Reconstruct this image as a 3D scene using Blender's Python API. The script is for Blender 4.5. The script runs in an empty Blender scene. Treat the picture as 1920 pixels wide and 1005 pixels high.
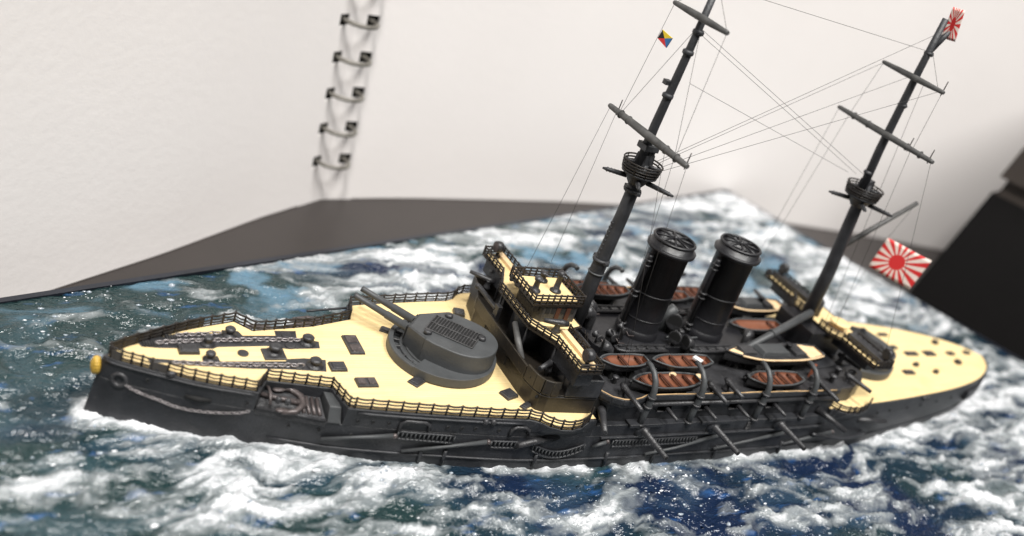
# Waterline model of a battleship on a sea base, an open ring-bound sketchbook standing behind it.
# All coordinates are written in millimetres (x aft along the ship, y to starboard, z up) and scaled by S.
import bpy, bmesh, math, random
import numpy as np
from mathutils import Matrix, Vector
S = 0.001
random.seed(7)
sc = bpy.context.scene
COL = sc.collection

# ---------------------------------------------------------------- camera
CAM_C = (-18.12, -107.85, 86.36)
CAM_R = ((0.850776, -0.427318, 0.305909), (0.046924, -0.518004, -0.85409), (0.52343, 0.740993, -0.420654))
cd = bpy.data.cameras.new('camera'); cam = bpy.data.objects.new('camera', cd); COL.objects.link(cam)
r, d, f = [Vector(v) for v in CAM_R]
M = Matrix.Identity(4)
for i in range(3):
    M[i][0] = r[i]; M[i][1] = -d[i]; M[i][2] = -f[i]; M[i][3] = CAM_C[i] * S
cam.matrix_world = M
cd.sensor_width = 36.0; cd.lens = 1865.3 / 1920 * 36.0
cd.clip_start = 0.005; cd.clip_end = 20.0
cd.dof.use_dof = True; cd.dof.focus_distance = 147 * S; cd.dof.aperture_fstop = 16.5
sc.camera = cam

# ---------------------------------------------------------------- room light
W = bpy.data.worlds.new('World'); sc.world = W; W.use_nodes = True
bg = W.node_tree.nodes['Background']
bg.inputs[0].default_value = (1.0, 0.98, 0.96, 1); bg.inputs[1].default_value = 0.11
def area(name, loc, target, size, power, col):
    L = bpy.data.lights.new(name, 'AREA'); L.shape = 'DISK'; L.size = size * S; L.energy = power; L.color = col
    o = bpy.data.objects.new(name, L); COL.objects.link(o); o.location = Vector(loc) * S
    o.rotation_euler = (Vector(target) - Vector(loc)).to_track_quat('-Z', 'Y').to_euler()
    return o
area('ceiling_lamp', (-260, -430, 1120), (80, 10, 0), 150, 14.0, (1.0, 0.97, 0.935))
area('ceiling_panel', (330, -520, 1150), (90, 10, 0), 520, 20.0, (1.0, 0.985, 0.96))
area('ceiling_lamp', (-500, 100, 1350), (90, 10, 0), 160, 5.0, (1.0, 0.98, 0.96))
vs = sc.view_settings
vs.view_transform = 'Standard'; vs.look = 'None'; vs.exposure = 0.0; vs.gamma = 1.0

# ---------------------------------------------------------------- materials
def new_mat(name):
    m = bpy.data.materials.new(name); m.use_nodes = True
    nt = m.node_tree; return m, nt, nt.nodes['Principled BSDF']
def N(nt, t, **kw):
    n = nt.nodes.new(t)
    for k, v in kw.items(): setattr(n, k, v)
    return n
def math_node(nt, op, a, b=None, c=None):
    n = N(nt, 'ShaderNodeMath', operation=op)
    for i, v in enumerate((a, b, c)):
        if v is None: continue
        if isinstance(v, (int, float)): n.inputs[i].default_value = v
        else: nt.links.new(v, n.inputs[i])
    return n.outputs[0]
def mix_rgb(nt, fac, a, b):
    n = N(nt, 'ShaderNodeMix', data_type='RGBA')
    for idx, v in ((0, fac), (6, a), (7, b)):
        if isinstance(v, (int, float)): n.inputs[idx].default_value = v
        elif isinstance(v, tuple): n.inputs[idx].default_value = (*v, 1) if len(v) == 3 else v
        else: nt.links.new(v, n.inputs[idx])
    return n.outputs[2]
def pos_noise(nt, scale, detail=3.0, rough=0.55, stretch=None):
    g = N(nt, 'ShaderNodeNewGeometry'); src = g.outputs['Position']
    if stretch:
        mp = N(nt, 'ShaderNodeMapping'); mp.inputs['Scale'].default_value = stretch
        nt.links.new(src, mp.inputs['Vector']); src = mp.outputs[0]
    n = N(nt, 'ShaderNodeTexNoise'); n.inputs['Scale'].default_value = scale
    n.inputs['Detail'].default_value = detail; n.inputs['Roughness'].default_value = rough
    nt.links.new(src, n.inputs['Vector']); return n.outputs['Fac']
def ramp(nt, fac, stops):
    n = N(nt, 'ShaderNodeValToRGB'); el = n.color_ramp.elements
    while len(el) < len(stops): el.new(0.5)
    for e, (p, c) in zip(el, stops): e.position = p; e.color = (*c, 1)
    nt.links.new(fac, n.inputs[0]); return n.outputs[0]
def paint(name, col, rough=0.55, var=0.25, scale=420, bump=0.05, spec=0.4, metal=0.0, wear=None, bscale=2600, edge=None, er=0.22):
    m, nt, b = new_mat(name)
    n1 = pos_noise(nt, scale, 4)
    c = ramp(nt, n1, [(0.3, tuple(x * (1 - var) for x in col)), (0.7, tuple(min(1, x * (1 + var)) for x in col))])
    if wear:
        n2 = pos_noise(nt, scale * 5, 3)
        c = mix_rgb(nt, ramp(nt, n2, [(0.62, (0, 0, 0)), (0.78, (1, 1, 1))]), c, wear)
    bev = None
    if edge:
        bev = N(nt, 'ShaderNodeBevel', samples=4); bev.inputs['Radius'].default_value = er * S
        ge = N(nt, 'ShaderNodeNewGeometry'); dt = N(nt, 'ShaderNodeVectorMath', operation='DOT_PRODUCT')
        nt.links.new(bev.outputs[0], dt.inputs[0]); nt.links.new(ge.outputs['Normal'], dt.inputs[1])
        e1 = math_node(nt, 'MULTIPLY', math_node(nt, 'SUBTRACT', 0.985, dt.outputs['Value']), 5.0)
        e2 = math_node(nt, 'MINIMUM', math_node(nt, 'MAXIMUM', e1, 0.0), 1.0)
        e3 = math_node(nt, 'MULTIPLY', e2, ramp(nt, pos_noise(nt, 900, 3), [(0.38, (0.1, 0.1, 0.1)), (0.62, (0.9, 0.9, 0.9))]))
        c = mix_rgb(nt, e3, c, edge)  # lighter dry-brush colour along edges, painted in place of edge highlights
    nt.links.new(c, b.inputs['Base Color'])
    b.inputs['Roughness'].default_value = rough; b.inputs['Metallic'].default_value = metal
    b.inputs['Specular IOR Level'].default_value = spec
    if bump:
        bp = N(nt, 'ShaderNodeBump'); bp.inputs['Strength'].default_value = bump; bp.inputs['Distance'].default_value = 0.0003
        nt.links.new(pos_noise(nt, bscale, 3), bp.inputs['Height']); nt.links.new(bp.outputs[0], b.inputs['Normal'])
        if bev: nt.links.new(bev.outputs[0], bp.inputs['Normal'])
    return m
def deck_mat():
    m, nt, b = new_mat('deck_planks')
    g = N(nt, 'ShaderNodeNewGeometry'); sp = N(nt, 'ShaderNodeSeparateXYZ'); nt.links.new(g.outputs['Position'], sp.inputs[0])
    v = math_node(nt, 'MULTIPLY', sp.outputs['Y'], 1 / (0.42 * S))
    fr = math_node(nt, 'FRACT', v); fl = math_node(nt, 'FLOOR', v)
    wn = N(nt, 'ShaderNodeTexWhiteNoise', noise_dimensions='1D'); nt.links.new(fl, wn.inputs['W'])
    line = math_node(nt, 'LESS_THAN', fr, 0.13)
    grain = pos_noise(nt, 900, 3, 0.6, (0.12, 2.2, 1))
    c = ramp(nt, grain, [(0.25, (0.67, 0.505, 0.245)), (0.75, (0.765, 0.605, 0.325))])
    c2 = mix_rgb(nt, math_node(nt, 'MULTIPLY', wn.outputs[0], 0.40), c, (0.70, 0.52, 0.26))
    c3 = mix_rgb(nt, math_node(nt, 'MULTIPLY', line, 0.42), c2, (0.40, 0.27, 0.11))
    c3 = mix_rgb(nt, ramp(nt, pos_noise(nt, 160, 5, 0.65), [(0.52, (0, 0, 0)), (0.80, (0.5, 0.5, 0.5))]), c3, (0.52, 0.36, 0.15))
    nt.links.new(c3, b.inputs['Base Color']); b.inputs['Roughness'].default_value = 0.6
    b.inputs['Specular IOR Level'].default_value = 0.25
    bp = N(nt, 'ShaderNodeBump'); bp.inputs['Strength'].default_value = 0.15; bp.inputs['Distance'].default_value = 0.0002
    nt.links.new(grain, bp.inputs['Height']); nt.links.new(bp.outputs[0], b.inputs['Normal'])
    return m
MAT = dict(
    hull=paint('hull_dark_grey', (0.0215, 0.0225, 0.0255), 0.42, 0.35, 300, 0.25, 0.5, wear=(0.045, 0.044, 0.044), edge=(0.10, 0.10, 0.10)),
    grey=paint('ship_grey', (0.050, 0.053, 0.055), 0.48, 0.16, 350, 0.15, 0.45, edge=(0.12, 0.122, 0.124), wear=(0.062, 0.064, 0.065)),
    dgrey=paint('fitting_grey', (0.026, 0.026, 0.028), 0.4, 0.35, 500, 0.3, 0.5, wear=(0.085, 0.082, 0.08), edge=(0.14, 0.137, 0.135)),
    bronze=paint('weathered_wall', (0.018, 0.015, 0.012), 0.42, 0.5, 260, 0.15, 0.5, wear=(0.05, 0.037, 0.02), edge=(0.10, 0.085, 0.06)),
    black=paint('funnel_black', (0.010, 0.010, 0.012), 0.40, 0.25, 500, 0.15, 0.5, edge=(0.06, 0.06, 0.062)),
    dark=paint('dark_interior', (0.008, 0.008, 0.008), 0.8, 0.1, 300, 0),
    rail=paint('rail_brown_black', (0.013, 0.010, 0.008), 0.45, 0.4, 900, 0, 0.45, wear=(0.09, 0.055, 0.025)),
    canvas=paint('rail_canvas', (0.055, 0.05, 0.045), 0.7, 0.2, 500, 0.1),
    tan=paint('tan_wood', (0.66, 0.48, 0.28), 0.6, 0.15, 500, 0.05),
    capwood=paint('cap_wood', (0.36, 0.24, 0.12), 0.6, 0.3, 600, 0.05),
    brown=paint('boat_brown', (0.155, 0.056, 0.029), 0.55, 0.14, 400, 0.08, 0.3),
    brownd=paint('thwart_brown', (0.06, 0.022, 0.013), 0.55, 0.2, 500, 0.08, 0.3),
    rust=paint('rust_red', (0.20, 0.06, 0.03), 0.6, 0.3, 600, 0.1),
    steel=paint('anchor_steel', (0.075, 0.062, 0.06), 0.4, 0.4, 900, 0.15, 0.5, metal=0.3, wear=(0.42, 0.38, 0.37)),
    chain=paint('chain_metal', (0.24, 0.22, 0.22), 0.3, 0.4, 1500, 0, 0.6, metal=0.4, wear=(0.65, 0.63, 0.62)),
    gold=paint('crest_gold', (0.48, 0.30, 0.04), 0.45, 0.3, 500, 0.15, 0.5, wear=(0.16, 0.09, 0.015)),
    line=paint('rigging_thread', (0.035, 0.033, 0.032), 0.6, 0.1, 300, 0),
    mast=paint('mast_grey', (0.027, 0.028, 0.031), 0.48, 0.3, 400, 0.2, 0.45, edge=(0.09, 0.09, 0.092), wear=(0.05, 0.05, 0.052)),
    yard=paint('yard_grey', (0.075, 0.074, 0.072), 0.55, 0.3, 700, 0.15, 0.4),
    wire=paint('binding_wire', (0.17, 0.16, 0.14), 0.4, 0.15, 300, 0, 0.5, metal=0.3),
    table=paint('black_table', (0.031, 0.026, 0.024), 0.42, 0.12, 40, 0.02, 0.4, bscale=900),
    basewood=paint('base_board_black', (0.012, 0.014, 0.02), 0.3, 0.2, 100, 0.03),
    boxblack=paint('black_box', (0.0035, 0.003, 0.003), 0.7, 0.2, 60, 0.02, 0.15, bscale=600),
    boxbrown=paint('brown_trim', (0.03, 0.022, 0.017), 0.6, 0.2, 60, 0.02, 0.4, bscale=600),
    deck=deck_mat(),
)
def paper_mat():
    m, nt, b = new_mat('sketch_paper')
    c = ramp(nt, pos_noise(nt, 30, 4), [(0.3, (0.80, 0.765, 0.745)), (0.7, (0.825, 0.79, 0.77))])
    nt.links.new(c, b.inputs['Base Color']); b.inputs['Roughness'].default_value = 0.85; b.inputs['Specular IOR Level'].default_value = 0.15
    bp = N(nt, 'ShaderNodeBump'); bp.inputs['Strength'].default_value = 0.12; bp.inputs['Distance'].default_value = 0.0004
    nt.links.new(pos_noise(nt, 600, 4), bp.inputs['Height']); nt.links.new(bp.outputs[0], b.inputs['Normal'])
    return m
MAT['paper'] = paper_mat()
def ensign_mat():
    m, nt, b = new_mat('rising_sun_print')
    uv = N(nt, 'ShaderNodeUVMap'); sp = N(nt, 'ShaderNodeSeparateXYZ'); nt.links.new(uv.outputs[0], sp.inputs[0])
    x = math_node(nt, 'MULTIPLY', math_node(nt, 'SUBTRACT', sp.outputs[0], 0.44), 1.42)
    y = math_node(nt, 'SUBTRACT', sp.outputs[1], 0.5)
    a = math_node(nt, 'ARCTAN2', y, x)
    fr = math_node(nt, 'FRACT', math_node(nt, 'ADD', math_node(nt, 'MULTIPLY', a, 16 / (2 * math.pi)), 0.25))
    ray = math_node(nt, 'LESS_THAN', fr, 0.5)
    rr = math_node(nt, 'SQRT', math_node(nt, 'ADD', math_node(nt, 'MULTIPLY', x, x), math_node(nt, 'MULTIPLY', y, y)))
    disc = math_node(nt, 'LESS_THAN', rr, 0.23)
    fac = math_node(nt, 'MAXIMUM', ray, disc)
    c = mix_rgb(nt, fac, (0.72, 0.60, 0.53), (0.55, 0.018, 0.018))
    nt.links.new(c, b.inputs['Base Color']); b.inputs['Roughness'].default_value = 0.7
    return m
MAT['ensign'] = ensign_mat()
MAT['glint_fleck'] = paint('white_painted_glint', (0.72, 0.73, 0.75), 0.12, 0.05, 300, 0, 0.6)  # white colour standing in for lamp glints on the gel
MAT['bead'] = paint('gel_bead', (0.30, 0.34, 0.38), 0.05, 0.1, 300, 0, 1.0)
for nm, c in (('flag_black', (0.01, 0.01, 0.01)), ('flag_yellow', (0.85, 0.62, 0.03)), ('flag_blue', (0.03, 0.16, 0.40)), ('flag_red', (0.70, 0.03, 0.03)), ('boat_white', (0.7, 0.7, 0.68))):
    MAT[nm] = paint(nm, c, 0.7, 0.05, 300, 0)

# ---------------------------------------------------------------- mesh helpers (mm)
WLOC = {}
class MB:
    def __init__(s): s.v = []; s.f = []; s.m = []; s.sm = []
    def add(s, vs_, fs, mi=0, smooth=False):
        o = len(s.v); s.v += [tuple(v) for v in vs_]
        for q in fs: s.f.append([i + o for i in q]); s.m.append(mi); s.sm.append(smooth)
        return s
    def box(s, c, size, rz=0.0, mi=0, taper=1.0, ry=0.0):
        hx, hy, hz = [a / 2 for a in size]; P = []
        for k, z in enumerate((-hz, hz)):
            t = taper if k else 1.0
            for x, y in ((-hx, -hy), (hx, -hy), (hx, hy), (-hx, hy)):
                px, py, pz = x * t, y * t, z
                if ry: px, pz = px * math.cos(ry) + pz * math.sin(ry), -px * math.sin(ry) + pz * math.cos(ry)
                P.append((c[0] + px * math.cos(rz) - py * math.sin(rz), c[1] + px * math.sin(rz) + py * math.cos(rz), c[2] + pz))
        return s.add(P, [(3, 2, 1, 0), (4, 5, 6, 7), (0, 1, 5, 4), (1, 2, 6, 5), (2, 3, 7, 6), (3, 0, 4, 7)], mi)
    def bb(s, x0, x1, y0, y1, z0, z1, mi=0): return s.box(((x0 + x1) / 2, (y0 + y1) / 2, (z0 + z1) / 2), (x1 - x0, y1 - y0, z1 - z0), 0, mi)
    def tube(s, pts, rad, n=8, mi=0, cap=True, smooth=True):
        pts = [Vector(p) for p in pts]; k = len(pts)
        if isinstance(rad, (int, float)): rad = [rad] * k
        V = []; up = None
        for i, p in enumerate(pts):
            t = (pts[min(i + 1, k - 1)] - pts[max(i - 1, 0)]).normalized()
            if up is None:
                up = Vector((0, 0, 1)) if abs(t.z) < 0.9 else Vector((1, 0, 0))
            a = (up - t * up.dot(t)).normalized(); b = t.cross(a); up = a
            for j in range(n):
                th = 2 * math.pi * j / n
                V.append(p + (a * math.cos(th) + b * math.sin(th)) * rad[i])
        F = [(i * n + j, i * n + (j + 1) % n, (i + 1) * n + (j + 1) % n, (i + 1) * n + j) for i in range(k - 1) for j in range(n)]
        s.add(V, F, mi, smooth)
        if cap:
            o = len(s.v) - len(V)
            s.f.append([o + j for j in reversed(range(n))]); s.m.append(mi); s.sm.append(False)
            s.f.append([o + (k - 1) * n + j for j in range(n)]); s.m.append(mi); s.sm.append(False)
        return s
    def prism(s, poly, z0, z1, mi=0, poly0=None):
        n = len(poly); p0 = poly0 or poly
        V = [(x, y, z0) for x, y in p0] + [(x, y, z1) for x, y in poly]
        a = sum(poly[i][0] * poly[(i + 1) % n][1] - poly[(i + 1) % n][0] * poly[i][1] for i in range(n))
        F = [tuple(range(n - 1, -1, -1)), tuple(range(n, 2 * n))] + [(i, (i + 1) % n, n + (i + 1) % n, n + i) for i in range(n)]
        if a < 0: F = [tuple(reversed(q)) for q in F]
        return s.add(V, F, mi)
    def lathe(s, prof, c, n=24, mi=0, smooth=True, axis='z', sx=1.0, sy=1.0):
        V = []
        for rr, h in prof:
            for j in range(n):
                t = 2 * math.pi * j / n; a, b = rr * math.cos(t) * sx, rr * math.sin(t) * sy
                V.append((c[0] + a, c[1] + b, c[2] + h) if axis == 'z' else (c[0] + h, c[1] + a, c[2] + b) if axis == 'x' else (c[0] + b, c[1] + h, c[2] + a))
        k = len(prof)
        F = [(i * n + j, i * n + (j + 1) % n, (i + 1) * n + (j + 1) % n, (i + 1) * n + j) for i in range(k - 1) for j in range(n)]
        s.add(V, F, mi, smooth); o = len(s.v) - len(V)
        s.f.append([o + j for j in reversed(range(n))]); s.m.append(mi); s.sm.append(False)
        s.f.append([o + (k - 1) * n + j for j in range(n)]); s.m.append(mi); s.sm.append(False)
        return s
    def ball(s, c, r3, n=12, k=7, mi=0):
        if isinstance(r3, (int, float)): r3 = (r3,) * 3
        V = []; F = []
        for i in range(k + 1):
            ph = math.pi * (0.02 + 0.96 * i / k) - math.pi / 2
            for j in range(n):
                t = 2 * math.pi * j / n
                V.append((c[0] + r3[0] * math.cos(ph) * math.cos(t), c[1] + r3[1] * math.cos(ph) * math.sin(t), c[2] + r3[2] * math.sin(ph)))
        for i in range(k):
            for j in range(n): F.append((i * n + j, i * n + (j + 1) % n, (i + 1) * n + (j + 1) % n, (i + 1) * n + j))
        F += [tuple(reversed(range(n))), tuple(k * n + j for j in range(n))]
        return s.add(V, F, mi, True)
    def torus(s, c, R, rr, axis=(0, 0, 1), n=20, m=6, a0=0, a1=2 * math.pi, sx=1.0):
        ax = Vector(axis).normalized(); u = ax.orthogonal().normalized(); w = ax.cross(u)
        full = abs(a1 - a0 - 2 * math.pi) < 1e-6; k = n if full else n + 1; V = []
        for i in range(k):
            t = a0 + (a1 - a0) * i / n; dd = u * math.cos(t) * sx + w * math.sin(t); p = Vector(c) + dd * R
            for j in range(m):
                q = 2 * math.pi * j / m; V.append(p + (dd * math.cos(q) + ax * math.sin(q)) * rr)
        F = [(i * m + j, ((i + 1) % k) * m + j, ((i + 1) % k) * m + (j + 1) % m, i * m + (j + 1) % m) for i in range(k if full else n) for j in range(m)]
        return s.add(V, F, 0, True)
    def build(s, name, mat, parent=None, origin=None, kind=None, label=None):
        vv = np.array(s.v, float)
        if origin is None:
            lo, hi = vv.min(0), vv.max(0); origin = ((lo[0] + hi[0]) / 2, (lo[1] + hi[1]) / 2, lo[2])
        me = bpy.data.meshes.new(name)
        me.from_pydata([tuple(q) for q in (vv - np.array(origin)) * S], [], s.f)
        for mm in (mat if isinstance(mat, (list, tuple)) else [mat]): me.materials.append(MAT[mm])
        me.polygons.foreach_set('material_index', s.m); me.polygons.foreach_set('use_smooth', s.sm)
        bm = bmesh.new(); bm.from_mesh(me); bmesh.ops.recalc_face_normals(bm, faces=bm.faces); bm.to_mesh(me); bm.free()
        me.update()
        return link(name, me, origin, parent, kind, label)
def link(name, me, origin, parent=None, kind=None, label=None, rz=0.0):
    o = bpy.data.objects.new(name, me); COL.objects.link(o)
    pl = WLOC[parent.name] if parent else (0, 0, 0)
    o.location = [(origin[i] - pl[i]) * S for i in range(3)]; o.rotation_euler.z = rz
    WLOC[o.name] = tuple(origin)
    if parent: o.parent = parent
    if kind: o['kind'] = kind
    if label: o['label'] = label
    return o
def thing(name, loc, label, cat, group=None):
    o = link(name, None, loc); o['label'] = label; o['category'] = cat
    if group: o['group'] = group
    o.empty_display_size = 0.005
    return o
def cam_dir(p): return (Vector(CAM_C) - Vector(p)).normalized()

# ---------------------------------------------------------------- hull form
HB = [(3.9, 0.0), (5, 1.0), (6.5, 1.9), (8, 2.7), (10, 3.7), (15, 6.1), (22, 8.4), (28, 10.5), (32.5, 11.9), (40, 13.3), (48, 14.5), (55, 15.4), (62, 16.0), (70, 16.4), (82, 16.6), (108, 16.6), (120, 16.2), (132, 15.2), (142, 14.2), (152, 12.9), (160, 11.7), (168, 10.0), (174, 8.2), (179, 5.9), (182.5, 3.6), (184.5, 1.6), (185.3, 0.0)]
_d = [(HB[i + 1][1] - HB[i][1]) / (HB[i + 1][0] - HB[i][0]) for i in range(len(HB) - 1)]
HM = [_d[0]] + [0 if _d[i - 1] * _d[i] <= 0 else 2 * _d[i - 1] * _d[i] / (_d[i - 1] + _d[i]) for i in range(1, len(HB) - 1)] + [_d[-1]]
def hb(x):
    if x <= HB[0][0] or x >= HB[-1][0]: return 0.0
    for i in range(len(HB) - 1):
        x0, y0 = HB[i]; x1, y1 = HB[i + 1]
        if x <= x1:
            h = x1 - x0; t = (x - x0) / h
            return (2 * t**3 - 3 * t * t + 1) * y0 + (t**3 - 2 * t * t + t) * h * HM[i] + (-2 * t**3 + 3 * t * t) * y1 + (t**3 - t * t) * h * HM[i + 1]
def hull_y(x, z):
    q = 1 - z / 9.45
    xx = x + 1.6 * q * max(0, 1 - x / 30.) if x < 30 else x
    k = 1 - .16 * q * max(0, min(1, (60 - x) / 45.)) if x < 60 else 1 - .25 * q * max(0, min(1, (x - 135) / 50.))
    return hb(xx) * k
def stem_x(z): return 3.9 - 1.6 * (1 - z / 9.45) * 0.93
def hp(x, z, off=0.0, side=-1): return (x, side * (hull_y(x, z) + off), z)
DK = 9.5

# ================================================================ the setting
TB = -8.0
U0, U1, V0, V1 = -62.0, 213.5, -112.0, 26.0
A0 = math.radians(20.0); cA, sA = math.cos(A0), math.sin(A0)
def uv2xy(u, v): return (u * cA - v * sA, u * sA + v * cA)
MB().bb(-900, 1500, -500, 1100, TB - 20, TB).build('table', 'table', kind='structure')

def hash2(ix, iy, seed):
    h = (ix.astype(np.int64) * 374761393 + iy.astype(np.int64) * 668265263 + seed * 1442695041) & 0xFFFFFFFF
    h = ((h ^ (h >> 13)) * 1274126177) & 0xFFFFFFFF
    return ((h ^ (h >> 16)) & 0xFFFF) / 65535.0
def vnoise(x, y, seed=0):
    ix, iy = np.floor(x), np.floor(y); fx, fy = x - ix, y - iy
    fx = fx * fx * fx * (fx * (fx * 6 - 15) + 10); fy = fy * fy * fy * (fy * (fy * 6 - 15) + 10)
    a, b, c, d_ = (hash2(ix + i, iy + j, seed) for i, j in ((0, 0), (1, 0), (0, 1), (1, 1)))
    return (a * (1 - fx) + b * fx) * (1 - fy) + (c * (1 - fx) + d_ * fx) * fy
def fbm(x, y, seed=0, oct_=4, gain=0.5):
    t = 0; a = 1; s_ = 0
    for i in range(oct_):
        t = t + a * vnoise(x * 2**i + 17.3 * i, y * 2**i - 9.1 * i, seed + i); s_ += a; a *= gain
    return t / s_
def sstep(a, b, x):
    t = np.clip((x - a) / (b - a), 0, 1); return t * t * (3 - 2 * t)
def build_water():
    step = 0.42
    nu, nv = int((U1 - U0) / step) + 1, int((V1 - V0) / step) + 1
    u, v = np.meshgrid(np.linspace(U0, U1, nu), np.linspace(V0, V1, nv))
    x, y = u * cA - v * sA, u * sA + v * cA
    xs_t = np.linspace(-20, 210, 461); hb_t = np.array([hull_y(q, 0.3) for q in xs_t])
    dist = np.abs(y) - np.interp(x, xs_t, hb_t)                      # distance from the hull side
    ahead = np.clip(2.4 - x, 0, None); astern = np.clip(x - 184, 0, None)
    dist = np.where((x < 2.4) | (x > 184), np.sqrt(y * y + (ahead + astern)**2), dist)
    # waves, streaked along the course of the ship
    wx = fbm(x / 20, y / 20, 5, 3) - 0.5; wy = fbm(x / 20 + 40, y / 20, 9, 3) - 0.5
    wx2 = fbm(x / 6, y / 6, 15, 3) - 0.5; wy2 = fbm(x / 6 + 40, y / 6, 19, 3) - 0.5
    X, Y = x + 13 * wx + 4 * wx2, y + 9 * wy + 3.2 * wy2
    big = fbm(X / 36, Y / 18, 1, 3) - 0.5
    mid_ = 1 - np.abs(2 * fbm(X / 9, Y / 3.8, 21, 3) - 1)
    fine = 1 - np.abs(2 * fbm(X / 3.2, Y / 1.35, 31, 3) - 1)
    tiny = fbm(X / 1.3, Y / 0.8, 77, 2) - 0.5
    h = 2.0 * big + 0.95 * (mid_ - 0.6) + 0.75 * (fine - 0.6)
    # foam: broad patches, streaks, strands
    n1 = fbm(X / 17, Y / 4.4, 41, 3); n2 = fbm(X / 4.8, Y / 1.45, 51, 4, 0.6); n3 = fbm(X / 34, Y / 15, 61, 3)
    strand = (1 - np.abs(2 * fbm(X / 6.5, Y / 2.0, 101, 3, 0.6) - 1))
    port = (y < 0)
    dens = 0.27 + 0.36 * (n3 - 0.5)
    dens = dens + 0.15 * sstep(14, 34, y) * sstep(18, 45, x)                                # far (starboard) field
    dens = dens + 0.10 * sstep(-20, -32, y) * sstep(48, 80, x)                              # field on the port beam
    dens = dens + 0.13 * sstep(105, 150, x) * port + 0.12 * sstep(150, 185, x)              # wake
    dens = dens - 0.13 * sstep(8, -6, x) - 0.15 * (sstep(-17, -30, y) * sstep(62, 30, x)) - 0.10 * sstep(22, 2, x) * sstep(3, 20, y)
    cx0 = np.clip(x, 0, 70)
    bow = np.exp(-((dist - (0.8 + 0.05 * cx0)) / (1.3 + 0.07 * cx0))**2) * sstep(-1.5, 3, x) * sstep(80, 35, x)
    bow2 = np.exp(-((dist - (2.0 + 0.34 * cx0)) / (1.2 + 0.09 * cx0))**2) * sstep(1, 7, x) * sstep(75, 30, x)
    near = np.exp(-np.clip(dist, 0, None) / 1.5) * sstep(-1, 2, x)
    f_ = dens + 0.75 * (n1 - 0.5) + 0.62 * (n2 - 0.5) + 0.30 * (strand - 0.72) + 0.20 * bow + 0.13 * bow2 + near * (0.08 + 0.9 * (fbm(x / 9, y / 9, 91, 3) - 0.33))
    foam = np.clip((f_ - 0.18) / 0.56, 0, 1)
    h = h + 0.9 * foam * (0.2 + n2) + 0.9 * bow * (0.3 + n2) + near * 0.5 * n2
    h = h + foam * 1.0 * tiny + 0.25 * tiny
    lump = sstep(0.42, 0.62, fbm(x / 7.5 + 3, y / 20, 111, 3)); lump = np.maximum(lump, sstep(34, 22, x)) * sstep(0.5, 4, x) * sstep(178, 150, x)
    hug = np.exp(-(np.clip(dist - 0.2, 0, None) / 1.6)**2) * lump
    foam = np.clip(np.maximum(foam, hug * (0.55 + 0.75 * n2)), 0, 1.15)
    calm = sstep(5.0, 0.0, dist)                                      # keep the waterline near z = 0 along the hull
    h = h * (1 - 0.72 * calm) + calm * (0.10 + 0.55 * near * (fbm(x / 5, y / 5, 95, 3) - 0.35)) + calm * 0.5 * foam * tiny + hug * (0.15 + 1.5 * (fbm(x / 2.2, y / 2.2, 121, 3) - 0.25))
    h = np.where(dist < -1.2, -1.5, h)
    edge = np.minimum(np.minimum(u - U0, U1 - u), np.minimum(v - V0, V1 - v))
    h = h * (0.35 + 0.65 * sstep(0, 10, edge))
    h = np.clip(h, -1.9, 2.9)
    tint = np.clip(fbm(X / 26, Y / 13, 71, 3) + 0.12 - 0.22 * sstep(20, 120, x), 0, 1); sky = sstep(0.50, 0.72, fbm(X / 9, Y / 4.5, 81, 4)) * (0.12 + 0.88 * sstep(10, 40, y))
    me = bpy.data.meshes.new('water')
    P = np.stack([x, y, h], -1).reshape(-1, 3) * S
    i = np.arange(nu * nv).reshape(nv, nu)
    Q = np.stack([i[:-1, :-1], i[:-1, 1:], i[1:, 1:], i[1:, :-1]], -1).reshape(-1, 4)
    # skirt down to the board
    rim = np.concatenate([i[0, :], i[1:, -1], i[-1, -2::-1], i[-2:0:-1, 0]])
    low = P[rim].copy(); low[:, 2] = -4.0 * S
    n0 = len(P); k = len(rim); j = np.arange(k); j2 = (j + 1) % k
    SK = np.stack([rim[j], n0 + j, n0 + j2, rim[j2]], -1)
    P = np.concatenate([P, low]); Q = np.concatenate([Q, SK])
    me.vertices.add(len(P)); me.vertices.foreach_set('co', P.ravel())
    me.loops.add(Q.size); me.loops.foreach_set('vertex_index', Q.ravel().astype(np.int32))
    me.polygons.add(len(Q)); me.polygons.foreach_set('loop_start', np.arange(len(Q), dtype=np.int32) * 4)
    me.update(calc_edges=True)
    me.polygons.foreach_set('use_smooth', np.ones(len(Q), bool))
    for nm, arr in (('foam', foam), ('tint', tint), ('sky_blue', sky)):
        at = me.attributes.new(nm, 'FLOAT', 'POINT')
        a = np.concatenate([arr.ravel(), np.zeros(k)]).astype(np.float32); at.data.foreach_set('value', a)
    m, nt, b = new_mat('painted_sea')
    def attr(nm):
        n = N(nt, 'ShaderNodeAttribute', attribute_name=nm); return n.outputs['Fac']
    nf = math_node(nt, 'SUBTRACT', pos_noise(nt, 620, 5, 0.62, (0.5, 1.3, 1)), 0.5)
    fs = math_node(nt, 'ADD', attr('foam'), math_node(nt, 'MULTIPLY', nf, 0.16))
    fo = math_node(nt, 'ADD', attr('foam'), math_node(nt, 'MULTIPLY', nf, 0.75))
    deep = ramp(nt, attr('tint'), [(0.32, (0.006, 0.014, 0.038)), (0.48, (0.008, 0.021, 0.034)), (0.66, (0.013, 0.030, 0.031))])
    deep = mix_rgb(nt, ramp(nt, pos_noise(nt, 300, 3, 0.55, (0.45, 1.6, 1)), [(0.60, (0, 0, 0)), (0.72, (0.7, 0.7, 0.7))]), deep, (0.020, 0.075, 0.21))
    deep = mix_rgb(nt, math_node(nt, 'MULTIPLY', attr('sky_blue'), 0.6), deep, (0.14, 0.26, 0.36))
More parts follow.
